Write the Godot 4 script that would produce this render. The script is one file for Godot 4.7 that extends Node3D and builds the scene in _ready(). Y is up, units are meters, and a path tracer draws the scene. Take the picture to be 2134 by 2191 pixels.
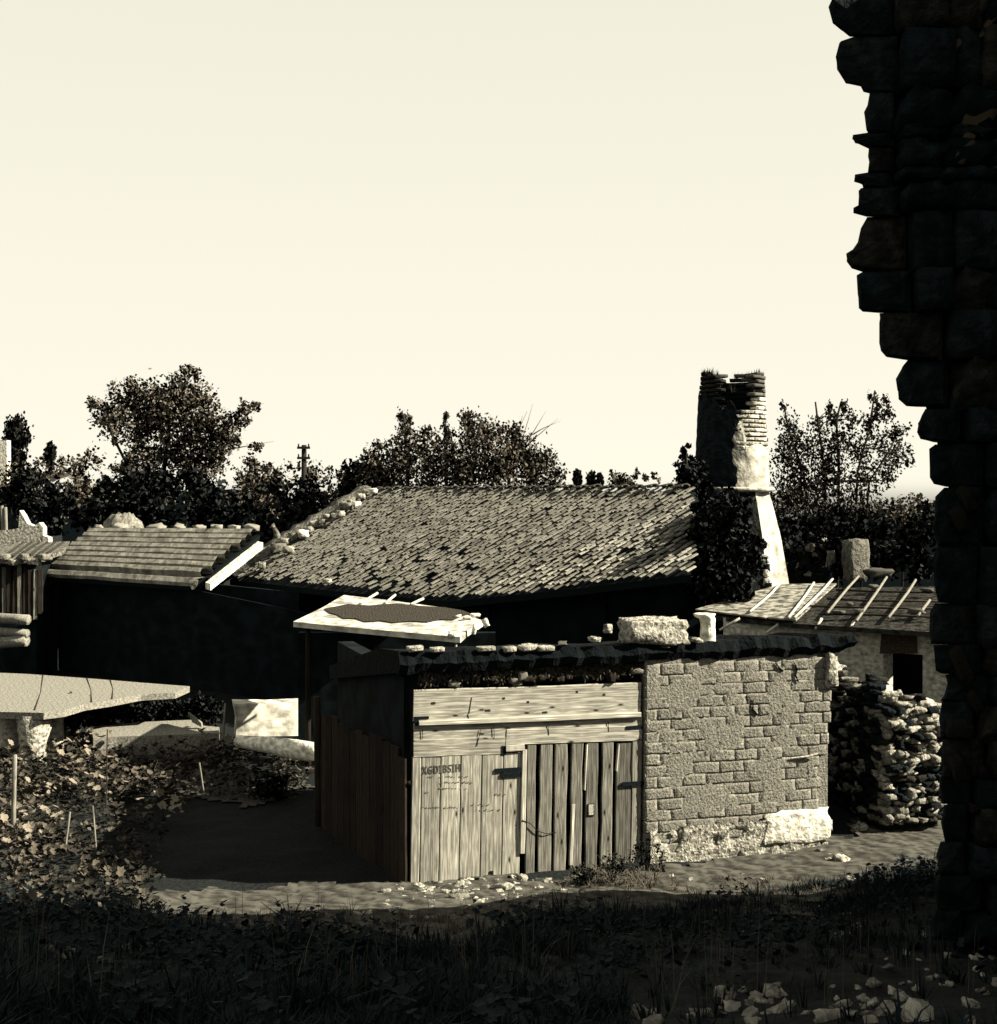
extends Node3D
# An old mud-brick shed with a plank door below a ruined wall, tiled roofs and a broken tower behind.
const F := 3010.0
const CXY := Vector2(1067.0, 1095.5)
const CAM := Vector3(0, 3.67, 0)
const PITCH := 0.0118
var rng := RandomNumberGenerator.new()
var counts := {}
var M := {}
var T := {}
var stone_meshes := []
var brick_meshes := []
var adobe_meshes := []
var noise := FastNoiseLite.new()

# ---------------------------------------------------------------- helpers
func at(px: float, py: float, d: float) -> Vector3:      # a spot seen in the photo, at a real distance
	var u := (px - CXY.x) / F
	var v := -(py - CXY.y) / F
	var dir := Vector3(u, v * cos(PITCH) - sin(PITCH), -cos(PITCH) - v * sin(PITCH))
	return CAM + dir * (d / -dir.z)

func on_plane(px: float, py: float, o: Vector3, n: Vector3) -> Vector3:
	var dir := at(px, py, 1.0) - CAM
	return CAM + dir * ((o - CAM).dot(n) / dir.dot(n))

func rr(a: float, b: float) -> float:
	return rng.randf_range(a, b)

func numbered(parent: Node, called: String) -> String:
	var key := str(parent.get_instance_id()) + called
	var k: int = counts.get(key, 0)
	counts[key] = k + 1
	return called if k == 0 else "%s_%03d" % [called, k]

func tag(o: Node, label: String, category := "", group := "", kind := ""):
	if label != "": o.set_meta("label", label)
	if category != "": o.set_meta("category", category)
	if group != "": o.set_meta("group", group)
	if kind != "": o.set_meta("kind", kind)

func thing(called: String, label: String, category: String, pos: Vector3, yaw := 0.0, group := "") -> Node3D:
	var o := Node3D.new()
	o.name = numbered(self, called)
	add_child(o, true)
	o.position = pos
	o.rotation.y = yaw
	tag(o, label, category, group)
	return o

func part(parent: Node, called: String, mesh: Mesh, m: Material, xf := Transform3D.IDENTITY) -> MeshInstance3D:
	var o := MeshInstance3D.new()
	o.name = numbered(parent, called)
	o.mesh = mesh
	o.material_override = m
	o.transform = xf
	parent.add_child(o, true)
	return o

func wpart(parent: Node3D, called: String, mesh: Mesh, m: Material, xf := Transform3D.IDENTITY) -> MeshInstance3D:
	return part(parent, called, mesh, m, parent.transform.affine_inverse() * xf)   # given in world space

func solo(called: String, label: String, category: String, mesh: Mesh, m: Material, xf := Transform3D.IDENTITY, group := "") -> MeshInstance3D:
	var o := part(self, called, mesh, m, xf)
	tag(o, label, category, group)
	return o

# --- mesh building
func new_st(smooth := false) -> SurfaceTool:
	var st := SurfaceTool.new()
	st.begin(Mesh.PRIMITIVE_TRIANGLES)
	st.set_smooth_group(0 if smooth else -1)
	return st

func done(st: SurfaceTool) -> ArrayMesh:
	st.generate_normals()
	return st.commit()

func tri(st: SurfaceTool, a: Vector3, b: Vector3, c: Vector3, out: Vector3):
	if (c - a).cross(b - a).dot(out) < 0.0:
		st.add_vertex(a); st.add_vertex(c); st.add_vertex(b)
	else:
		st.add_vertex(a); st.add_vertex(b); st.add_vertex(c)

func quad(st: SurfaceTool, a: Vector3, b: Vector3, c: Vector3, d: Vector3, out: Vector3):
	tri(st, a, b, c, out); tri(st, a, c, d, out)

func hexa(st: SurfaceTool, b: Array, t: Array):         # bottom four corners in order, top four above them
	var c := Vector3.ZERO
	for k in 4: c += (b[k] + t[k]) / 8.0
	quad(st, b[0], b[1], b[2], b[3], (b[0] + b[2]) / 2.0 - c)
	quad(st, t[0], t[1], t[2], t[3], (t[0] + t[2]) / 2.0 - c)
	for k in 4:
		var j := (k + 1) % 4
		quad(st, b[k], b[j], t[j], t[k], (b[k] + t[j]) / 2.0 - c)

func box(st: SurfaceTool, lo: Vector3, hi: Vector3):
	hexa(st, [lo, Vector3(hi.x, lo.y, lo.z), Vector3(hi.x, lo.y, hi.z), Vector3(lo.x, lo.y, hi.z)],
		[Vector3(lo.x, hi.y, lo.z), Vector3(hi.x, hi.y, lo.z), hi, Vector3(lo.x, hi.y, hi.z)])

func slab(st: SurfaceTool, pts: Array, down: Vector3):   # polygon (fan order) given a thickness
	var c := Vector3.ZERO
	for p in pts: c += p / float(pts.size())
	for k in pts.size():
		var j := (k + 1) % pts.size()
		tri(st, c, pts[k], pts[j], -down)
		tri(st, c + down, pts[k] + down, pts[j] + down, down)
		quad(st, pts[k], pts[j], pts[j] + down, pts[k] + down, (pts[k] + pts[j]) / 2.0 - c)

func tube(st: SurfaceTool, pts: Array, radii: Array, sides := 6):
	var rings := []
	var side := Vector3(0.31, 0.17, 0.93)
	for k in pts.size():
		var t: Vector3 = (pts[mini(k + 1, pts.size() - 1)] - pts[maxi(k - 1, 0)]).normalized()
		var a := t.cross(side).normalized()
		var b := t.cross(a)
		var ring := []
		for s in sides:
			var an := TAU * s / sides
			ring.append(pts[k] + (a * cos(an) + b * sin(an)) * radii[mini(k, radii.size() - 1)])
		rings.append(ring)
	for k in pts.size() - 1:
		var mid: Vector3 = (pts[k] + pts[k + 1]) / 2.0
		for s in sides:
			var j := (s + 1) % sides
			quad(st, rings[k][s], rings[k][j], rings[k + 1][j], rings[k + 1][s], (rings[k][s] + rings[k + 1][j]) / 2.0 - mid)
	for e in [0, pts.size() - 1]:
		var outw: Vector3 = pts[0] - pts[1] if e == 0 else pts[e] - pts[e - 1]
		for s in range(1, sides - 1): tri(st, rings[e][0], rings[e][s], rings[e][s + 1], outw)

func rod(a: Vector3, b: Vector3, r0: float, r1: float, bend := 0.0, sides := 6) -> ArrayMesh:
	var st := new_st(true)
	var w := Vector3(rr(-1, 1), rr(-1, 1), rr(-1, 1)) * bend * a.distance_to(b)
	tube(st, [a, a.lerp(b, .33) + w, a.lerp(b, .66) + w * .7, b], [r0, lerpf(r0, r1, .33), lerpf(r0, r1, .66), r1], sides)
	return done(st)

func stone(sd: int, n: int, boxy: float, amp: float) -> ArrayMesh:   # unit stone, half size 1
	var st := new_st(true)
	noise.seed = sd
	noise.frequency = 0.9
	noise.fractal_octaves = 3
	var f := func(p: Vector3) -> Vector3:
		var s := p.normalized()
		var q := s.lerp(p, boxy)
		return q * (1.0 + amp * noise.get_noise_3dv(q * 1.6 + Vector3(sd * 3.1, 0, 0)))
	for ax in 3:
		for sg in [-1.0, 1.0]:
			for i in n:
				for j in n:
					var c := []
					for k in [[0, 0], [1, 0], [1, 1], [0, 1]]:
						var p := Vector3.ZERO
						p[ax] = sg
						var e0: float = -1.0 + 2.0 * (i + k[0]) / n
						var e1: float = -1.0 + 2.0 * (j + k[1]) / n
						p[(ax + 1) % 3] = sin(e0 * PI / 2) * .35 + e0 * .65
						p[(ax + 2) % 3] = sin(e1 * PI / 2) * .35 + e1 * .65
						c.append(f.call(p))
					quad(st, c[0], c[1], c[2], c[3], c[0] + c[2])
	return done(st)

func sized(pos: Vector3, half: Vector3, rot := Vector3.ZERO) -> Transform3D:
	return Transform3D(Basis.from_euler(rot) * Basis.from_scale(half), pos)

func plank(len: float, w: float, t: float, wob: float) -> ArrayMesh:  # grain along y from 0 to len; front is +z, back at z = 0
	var st := new_st()
	var n := 5
	var rows := []
	var bev := minf(.006, t * .3)
	for k in n + 1:
		var y := len * k / n
		var l := -w / 2 + rr(-wob, wob)
		var r := w / 2 + rr(-wob, wob)
		var zz := t + rr(-.002, .002)
		var y0 := y + (rr(-.006, .006) if k == 0 or k == n else 0.0)
		var y1 := y + (rr(-.006, .006) if k == 0 or k == n else 0.0)
		rows.append([Vector3(l, y0, 0), Vector3(l, y0, zz - bev), Vector3(l + bev, y0, zz), Vector3(r - bev, y1, zz), Vector3(r, y1, zz - bev), Vector3(r, y1, 0)])
	for k in n:
		for s in 6:
			var j := (s + 1) % 6
			var mid := Vector3(0, len * (k + .5) / n, t / 2)
			quad(st, rows[k][s], rows[k][j], rows[k + 1][j], rows[k + 1][s], ((rows[k][s] + rows[k][j]) / 2.0 - mid) * Vector3(1, 0, 1))
	for e in [0, n]:
		for s in range(1, 5): tri(st, rows[e][0], rows[e][s], rows[e][s + 1], Vector3(0, -1 if e == 0 else 1, 0))
	return done(st)

# --- materials
func noise_tex(sd: int, freq: float, oct: int, lo: float, hi: float, type := FastNoiseLite.TYPE_SIMPLEX_SMOOTH, size := 512) -> ImageTexture:
	var f := FastNoiseLite.new()
	f.seed = sd; f.frequency = freq; f.fractal_octaves = oct; f.noise_type = type
	var im := f.get_seamless_image(size, size)
	im.convert(Image.FORMAT_L8)
	var d := im.get_data()
	for k in d.size(): d[k] = int(clampf(lo + (hi - lo) * d[k] / 255.0, 0, 1) * 255.0)
	return ImageTexture.create_from_image(Image.create_from_data(size, size, false, Image.FORMAT_L8, d))

func wood_tex(sd: int) -> ImageTexture:
	var f := FastNoiseLite.new()
	f.seed = sd; f.frequency = .02; f.fractal_octaves = 4
	var g := FastNoiseLite.new()
	g.seed = sd + 5; g.frequency = .011; g.fractal_octaves = 2
	var d := PackedByteArray()
	d.resize(512 * 512)
	var knots := []
	var r := RandomNumberGenerator.new()
	r.seed = sd
	for k in 2: knots.append(Vector2(r.randf() * 512, r.randf() * 512))
	for y in 512:
		for x in 512:
			var bend := 0.0
			var dark := 0.0
			for k in knots:
				var q := Vector2(fposmod(x - k.x + 256, 512) - 256, (fposmod(y - k.y + 256, 512) - 256) * .45)
				var l := q.length()
				if l < 60:
					bend += 26.0 * exp(-l / 18.0) * signf(q.x)
					dark += exp(-l * l / 60.0)
			var mx := absf(x - 256.0); var my := absf(y - 256.0)
			var v := f.get_noise_2d((mx + bend) * 2.6, my * .16) * .5 + .5
			var w := g.get_noise_2d(mx * 1.3, my * .5) * .5 + .5
			var lines := pow(absf(f.get_noise_2d((mx + bend) * 5.0 + 900.0, my * .10)), .5)
			var o := .30 + .55 * v + .16 * w + .30 * lines - .1
			d[y * 512 + x] = int(clampf(o - dark * .55, .12, 1.0) * 255)
	return ImageTexture.create_from_image(Image.create_from_data(512, 512, false, Image.FORMAT_L8, d))

func tone(a: float) -> Color:                             # the print's own scale: warm light greys, cool darks
	var k := clampf((a - .0125) / .005, 0, 1)
	var c := Vector3(.56, .95, 1.14).lerp(Vector3(1.03, 1.0, .86), k) * a
	return Color(c.x, c.y, c.z).linear_to_srgb()

func mat(a: float, tex: Texture2D, scale: float, relief: Texture2D = null, cm := 0.0, off := Vector3.ZERO, world := false, tint := Color.WHITE) -> StandardMaterial3D:
	var m := StandardMaterial3D.new()
	m.albedo_color = tone(a) * tint
	m.roughness = .95
	m.metallic_specular = .15
	m.uv1_triplanar = true
	m.uv1_world_triplanar = world
	m.uv1_scale = Vector3.ONE * scale
	m.uv1_offset = off
	if tex: m.albedo_texture = tex
	if relief:
		m.heightmap_enabled = true
		m.heightmap_texture = relief
		m.heightmap_scale = cm
	return m

func make_materials():
	T.fine = noise_tex(3, .03, 5, .45, 1.15)
	T.coarse = noise_tex(7, .008, 5, .4, 1.2)
	T.blot = noise_tex(11, .012, 4, .1, 1.35)
	T.pits = noise_tex(13, .03, 4, .0, 1.0, FastNoiseLite.TYPE_CELLULAR)
	T.rough = noise_tex(17, .02, 6, 0, 1)
	T.wood = wood_tex(23)
	for k in 6:
		var off := Vector3(k * .37, k * .21, k * .13)
		M["door%d" % k] = mat([.46, .38, .55, .42, .34, .49][k], T.wood, 1.4, T.wood, .25, off)
		M["slat%d" % k] = mat([.24, .28, .20, .30, .25, .18][k], T.wood, 1.4, T.wood, .35, off + Vector3(.5, .3, 0))
		M["fence%d" % k] = mat([.028, .036, .02, .032, .04, .024][k], T.wood, 1.4, T.wood, .4, off, false, Color(1.06, .97, .92))
		M["clay%d" % k] = mat([.14, .23, .18, .085, .30, .15][k], T.fine, 2.5, null, 0, off)
		M["mud%d" % k] = mat([.21, .235, .20, .22, .24, .195][k], T.fine, 2.6, T.rough, .9, off, true)
		M["rock%d" % k] = mat([.20, .27, .15, .33, .18, .24][k], T.coarse, 3.0, T.rough, 1.2, off, true)
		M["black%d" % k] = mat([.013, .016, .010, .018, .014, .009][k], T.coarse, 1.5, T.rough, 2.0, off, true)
	M.pale_wood = mat(.72, T.wood, 1.2, T.wood, .2)
	M.stick = mat(.30, T.wood, 2.0)
	M.stick_dark = mat(.05, T.wood, 2.0)
	M.iron = mat(.012, T.fine, 4.0)
	M.brass = mat(.45, T.fine, 4.0)
	M.ink = mat(.05, null, 1.0)
	M.ink_faint = mat(.07, null, 1.0)
	M.mortar = mat(.22, T.fine, 2.6, T.rough, .9, Vector3.ZERO, true)
	M.lime = mat(.36, T.blot, 2.6, T.rough, 1.4, Vector3.ZERO, true)
	M.white = mat(.72, T.coarse, 2.0, T.rough, .8, Vector3.ZERO, true)
	M.plaster_stained = mat(.40, T.coarse, .9, T.rough, 1.5)
	M.grey_plaster = mat(.50, T.fine, .9, T.rough, .8)
	M.brown = mat(.05, T.fine, 2.0, null, 0, Vector3.ZERO, false, Color(1.1, .97, .9))
	M.tin = mat(.24, T.blot, .8, T.rough, .6)
	M.tin_dark = mat(.028, T.blot, 1.2, T.rough, 1.5)
	M.brown_and_shade = mat(.045, T.fine, 2.5, T.rough, 1.5, Vector3.ZERO, false, Color(1.05, 1, .97))  # dull brown; also colours the painted shadow on the lean-to roof
	M.roofwhite = mat(.50, T.coarse, .9, T.rough, .8)
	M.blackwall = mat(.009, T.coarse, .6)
	M.slabtop = mat(.225, T.fine, 1.6, T.rough, .3)
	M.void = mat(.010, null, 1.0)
	M.deck = mat(.008, T.fine, 2.0)
	M.earthroof = mat(.0055, T.coarse, 1.5, T.rough, 2.0)
	M.course = mat(.235, T.coarse, 1.0, T.rough, .8)
	M.verge = mat(.15, T.blot, 1.2, T.rough, 3.0)
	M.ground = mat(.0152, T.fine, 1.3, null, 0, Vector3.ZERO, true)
	M.yard = mat(.06, T.fine, 1.4, null, 0, Vector3.ZERO, true)  # earth lightened for the sunlit patches of the yard
	M.lit_ground = mat(.062, T.coarse, 1.3)  # earth lightened for the sunlit strip before the shed
	M.bark = mat(.03, T.fine, 3.0)
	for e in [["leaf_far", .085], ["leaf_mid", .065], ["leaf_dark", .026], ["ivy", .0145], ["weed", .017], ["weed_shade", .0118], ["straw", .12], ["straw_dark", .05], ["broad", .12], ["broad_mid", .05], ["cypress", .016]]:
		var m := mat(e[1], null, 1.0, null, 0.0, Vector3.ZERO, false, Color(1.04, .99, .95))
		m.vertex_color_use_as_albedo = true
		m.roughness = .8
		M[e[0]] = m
	for k in 10: stone_meshes.append(stone(40 + k, 3, .45 + .03 * k, .55))
	for k in 6: adobe_meshes.append(stone(120 + k, 4, .965, .07))
	for k in 8: brick_meshes.append(stone(80 + k, 3, .86, .10))

func rock(i: int) -> Material: return M["rock%d" % (i % 6)]

# --- foliage: leaf-sized faces spread round a set of clumps
func leaves(clumps: Array, count: int, size: float, sd: int, squash := 1.0, along := 0.0) -> ArrayMesh:
	var r := RandomNumberGenerator.new()
	r.seed = sd
	var v := PackedVector3Array()
	var nn := PackedVector3Array()
	var cc := PackedColorArray()
	var total := 0.0
	for c in clumps: total += pow(c[1], 2.0)
	for c in clumps:
		var n := int(count * pow(c[1], 2.0) / total)
		# each clump is made of twigs, so that it has gaps
		var twigs := []
		for k in maxi(4, n / 22):
			var dirv := Vector3(r.randfn(), r.randfn() * squash, r.randfn()).normalized()
			twigs.append(c[0] + dirv * c[1] * pow(r.randf(), .45))
		for k in n:
			var b: Vector3 = twigs[r.randi() % twigs.size()]
			var p = b + Vector3(r.randfn(), r.randfn() * (1.0 + along), r.randfn()) * c[1] * .22
			var d := Vector3(r.randfn(), r.randfn() + along * 2.0, r.randfn()).normalized()
			var s := d.cross(Vector3(r.randfn(), r.randfn(), r.randfn())).normalized()
			var l := size * r.randf_range(.6, 1.35)
			var w := l * r.randf_range(.28, .42)
			var nv := d.cross(s).normalized()
			if nv.y < 0: nv = -nv
			var tint := r.randf_range(.6, 1.5)
			var col := Color(tint, tint, tint)
			for q in [p - d * l * .5, p + s * w, p + d * l * .5, p - d * l * .5, p + d * l * .5, p - s * w]:
				v.append(q); nn.append(nv); cc.append(col)
	var arr := []
	arr.resize(Mesh.ARRAY_MAX)
	arr[Mesh.ARRAY_VERTEX] = v; arr[Mesh.ARRAY_NORMAL] = nn; arr[Mesh.ARRAY_COLOR] = cc
	var am := ArrayMesh.new()
	am.add_surface_from_arrays(Mesh.PRIMITIVE_TRIANGLES, arr)
	return am

func px_clumps(list: Array, d: float, depth: float, base: Vector3) -> Array:
	var out := []
	for c in list:
		var dd: float = d + rr(-depth, depth)
		out.append([at(c[0], c[1], dd) - base, c[2] * d / F])
	return out

func tree(called: String, label: String, category: String, d: float, base_px: float, stems: Array, list: Array, count: int, size: float, m: Material, sd: int, depth := 1.0, along := 0.0, group := "") -> Node3D:
	rng.seed = sd
	var base := at(base_px, 1060, d)
	base.y = ground_y(base.x, base.z)
	var t := thing(called, label, category, base, 0.0, group)
	var cl := px_clumps(list, d, depth, base)
	var st := new_st(true)
	for s in stems:                                       # each stem: list of px points from the ground up, radius px
		var pts := []
		for q in s[0]: pts.append(at(q[0], q[1], d + rr(-.15, .15)) - base)
		var rad := []
		for k in pts.size(): rad.append(lerpf(s[1], s[1] * .4, float(k) / pts.size()) * d / F)
		pts[0].y = minf(pts[0].y, 0.0) if s.size() > 2 else pts[0].y
		tube(st, pts, rad, 6)
	if not stems.is_empty():
		for c in cl:                                      # a limb to every clump, from the nearest stem's upper end
			var best := Vector3.ZERO
			var bd := 1e9
			for s in stems:
				for q in s[0].slice(1):
					var w := at(q[0], q[1], d) - base
					if w.distance_to(c[0]) < bd and w.y < c[0].y + .3: bd = w.distance_to(c[0]); best = w
			if bd < 1e8:
				var mid: Vector3 = best.lerp(c[0], .5) + Vector3(0, .06 * bd, 0)
				tube(st, [best, mid, c[0], c[0] + (c[0] - mid) * .7], [.022 * d / 45.0 + .012 * bd, .014 * d / 45.0 + .006 * bd, .01 * d / 45.0, .004], 4)
	else:
		tube(st, [Vector3.ZERO, Vector3(0.05, cl[0][0].y * .5, 0), cl[0][0]], [.06, .05, .02], 6)
	part(t, "trunk", done(st), M.bark)
	part(t, "crown", leaves(cl, count, size, sd, 1.0, along), m)
	return t

func tuft_mesh(sd: int, n: int, h: float, spread: float, wid: float) -> ArrayMesh:
	var r := RandomNumberGenerator.new()
	r.seed = sd
	var st := new_st()
	for k in n:
		var a := r.randf() * TAU
		var o := Vector3(cos(a), 0, sin(a)) * r.randf() * spread * .4
		var lean := Vector3(cos(a), 0, sin(a)) * r.randf_range(.1, 1.0) * spread
		var hh := h * r.randf_range(.4, 1.1)
		var s := Vector3(-sin(a), 0, cos(a)) * wid
		var m := o + lean * .35 + Vector3(0, hh * .6, 0)
		var tip := o + lean + Vector3(0, hh, 0)
		quad(st, o - s, o + s, m + s * .7, m - s * .7, Vector3(0, .3, 1))
		tri(st, m - s * .7, m + s * .7, tip, Vector3(0, .3, 1))
	return done(st)

func multi(parent: Node, called: String, mesh: Mesh, m: Material, xfs: Array, cols := []) -> MultiMeshInstance3D:
	var mm := MultiMesh.new()
	mm.transform_format = MultiMesh.TRANSFORM_3D
	mm.use_colors = not cols.is_empty()
	mm.mesh = mesh
	mm.instance_count = xfs.size()
	for k in xfs.size():
		mm.set_instance_transform(k, xfs[k])
		if not cols.is_empty(): mm.set_instance_color(k, cols[k])
	var o := MultiMeshInstance3D.new()
	o.name = numbered(parent, called)
	o.multimesh = mm
	o.material_override = m
	parent.add_child(o, true)
	o.set_meta("kind", "stuff")
	return o

# --- terrain
var gn := FastNoiseLite.new()
func ground_y(x: float, z: float) -> float:
	var d := -z
	var ks := [[-100, 2.1], [3.5, 2.1], [5, 1.79], [7, 1.25], [9, .74], [10.5, .36], [11.8, .13], [13, 0.0], [36, 0.0], [5000, -90.0]]
	var y := 0.0
	for k in ks.size() - 1:
		if d >= ks[k][0] and d < ks[k + 1][0]:
			y = lerpf(ks[k][1], ks[k + 1][1], (d - ks[k][0]) / (ks[k + 1][0] - ks[k][0]))
	if d < 40 and absf(x) < 30:
		var amp := .05 if d < 12.6 else .025
		y += gn.get_noise_2d(x, z) * amp * 2.0 + gn.get_noise_2d(x * 4.0 + 50, z * 4.0) * amp * .7
		y += .16 * smoothstep(2.2, 4.2, x) * smoothstep(15.5, 12.0, d) * smoothstep(8.0, 11.0, d)   # bank up to the right
		y += .12 * smoothstep(-2.2, -3.6, x) * smoothstep(9.5, 11.0, d) * smoothstep(13.5, 12.0, d)
	return y

func on_ground(px: float, py: float) -> Vector3:          # where the ground lies in that direction
	var dir := at(px, py, 1.0) - CAM
	var d := 3.0
	while d < 90.0:
		var p := CAM + dir * d
		if p.y < ground_y(p.x, p.z): return p
		d += .03
	return CAM + dir * 90.0

func ground_patch(outline: Array, lift: float, sd: int) -> ArrayMesh:   # a sheet that follows the ground, with a worn edge
	var pg := PackedVector2Array()
	for q in outline:
		var p := on_ground(q[0], q[1])
		pg.append(Vector2(p.x, p.z))
	var lo := pg[0]; var hi := pg[0]
	for q in pg: lo = lo.min(q); hi = hi.max(q)
	var nz := FastNoiseLite.new()
	nz.seed = sd; nz.frequency = 1.6; nz.fractal_octaves = 4
	var st := new_st(true)
	var g := .09
	for i in int((hi.x - lo.x) / g) + 2:
		for j in int((hi.y - lo.y) / g) + 2:
			var x := lo.x + (i - .5) * g; var z := lo.y + (j - .5) * g
			var w := Vector2(nz.get_noise_2d(x, z), nz.get_noise_2d(x + 40, z)) * .35
			if not Geometry2D.is_point_in_polygon(Vector2(x + g / 2, z + g / 2) + w, pg): continue
			var f := func(a: float, b: float): return Vector3(a, ground_y(a, b) + lift + nz.get_noise_2d(a * 6, b * 6) * .012, b)
			quad(st, f.call(x, z), f.call(x + g, z), f.call(x + g, z + g), f.call(x, z + g), Vector3.UP)
	return done(st)

func spread_axis(a: float, b: float, step: float, far_lo: float, far_hi: float) -> Array:
	var out := []
	var x := a
	while x <= b: out.append(x); x += step
	var g := step * 2.0
	var y := b
	while y < far_hi: y += g; g *= 1.5; out.append(y)
	g = step * 2.0
	y = a
	while y > far_lo: y -= g; g *= 1.5; out.push_front(y)
	return out

# ================================================================ scene
func _ready():
	rng.seed = 1
	gn.seed = 5; gn.frequency = .45; gn.fractal_octaves = 4
	var cam := Camera3D.new()
	cam.name = "camera"
	cam.position = CAM
	cam.rotation.x = -PITCH
	cam.fov = rad_to_deg(2.0 * atan(1095.5 / F))
	cam.near = .1
	cam.far = 6000
	add_child(cam)
	cam.current = true
	var sky := ProceduralSkyMaterial.new()
	sky.sky_horizon_color = Color(.242, .233, .194).linear_to_srgb()
	sky.sky_top_color = Color(.10, .098, .088).linear_to_srgb()
	sky.sky_curve = 1.0
	sky.ground_horizon_color = Color(.10, .095, .08).linear_to_srgb()
	sky.ground_bottom_color = Color(.03, .03, .03).linear_to_srgb()
	sky.sun_angle_max = 1.0
	var env := Environment.new()
	env.background_mode = Environment.BG_SKY
	env.sky = Sky.new()
	env.sky.sky_material = sky
	env.tonemap_mode = Environment.TONE_MAPPER_LINEAR
	env.tonemap_exposure = 4.2
	env.sdfgi_enabled = true
	env.ssao_enabled = true
	env.ssil_enabled = true
	var we := WorldEnvironment.new()
	we.name = "world_environment"
	we.environment = env
	add_child(we)
	var sun := DirectionalLight3D.new()
	sun.name = "sun"
	sun.light_energy = 1.6
	sun.light_color = Color(1.0, .96, .87)
	sun.light_angular_distance = .5
	sun.shadow_enabled = true
	add_child(sun)
	var sd := Vector3(cos(deg_to_rad(35)) * cos(deg_to_rad(6)), sin(deg_to_rad(35)), cos(deg_to_rad(35)) * sin(deg_to_rad(6)))
	sun.look_at_from_position(sd * 30.0, Vector3.ZERO)
	make_materials()
	build_ground()
	build_ruin_wall()
	build_main_house()
	build_annex()
	build_tower()
	build_grey_house()
	build_shed()
	build_fence()
	build_rubble_wall()
	build_left_yard()
	build_canopy()
	build_background()
	build_garden()
	build_foreground()

func build_ground():
	var xs := spread_axis(-9.0, 7.0, .11, -2500.0, 2500.0)
	var zs := spread_axis(-19.0, -3.0, .11, -3500.0, 60.0)
	var v := PackedVector3Array()
	var nn := PackedVector3Array()
	var ix := PackedInt32Array()
	for z in zs:
		for x in xs:
			v.append(Vector3(x, ground_y(x, z), z))
			var e := .06
			nn.append(Vector3(ground_y(x - e, z) - ground_y(x + e, z), 2 * e, ground_y(x, z - e) - ground_y(x, z + e)).normalized())
	for j in zs.size() - 1:
		for i in xs.size() - 1:
			var a: int = j * xs.size() + i
			var b: int = a + xs.size()
			ix.append_array(PackedInt32Array([a, a + 1, b, b, a + 1, b + 1]))
	var arr := []
	arr.resize(Mesh.ARRAY_MAX)
	arr[Mesh.ARRAY_VERTEX] = v; arr[Mesh.ARRAY_NORMAL] = nn; arr[Mesh.ARRAY_INDEX] = ix
	var am := ArrayMesh.new()
	am.add_surface_from_arrays(Mesh.PRIMITIVE_TRIANGLES, arr)
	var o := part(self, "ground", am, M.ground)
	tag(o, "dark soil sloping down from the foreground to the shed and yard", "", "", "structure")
	var pa := part(self, "lit_ground", ground_patch([[230, 1915], [520, 1905], [860, 1885], [1120, 1884], [1375, 1862], [1600, 1828], [1790, 1796], [1900, 1750], [2060, 1740], [2060, 1880], [1800, 1920], [1400, 1975], [1150, 2010], [1000, 2035], [700, 2030], [480, 2000], [330, 1975], [250, 1950]], .022, 8), M.lit_ground)  # pale sheet standing for sunlight on the ground
	tag(pa, "pale strip of stony earth with sunlight painted in, in front of the shed", "", "", "structure")

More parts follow.
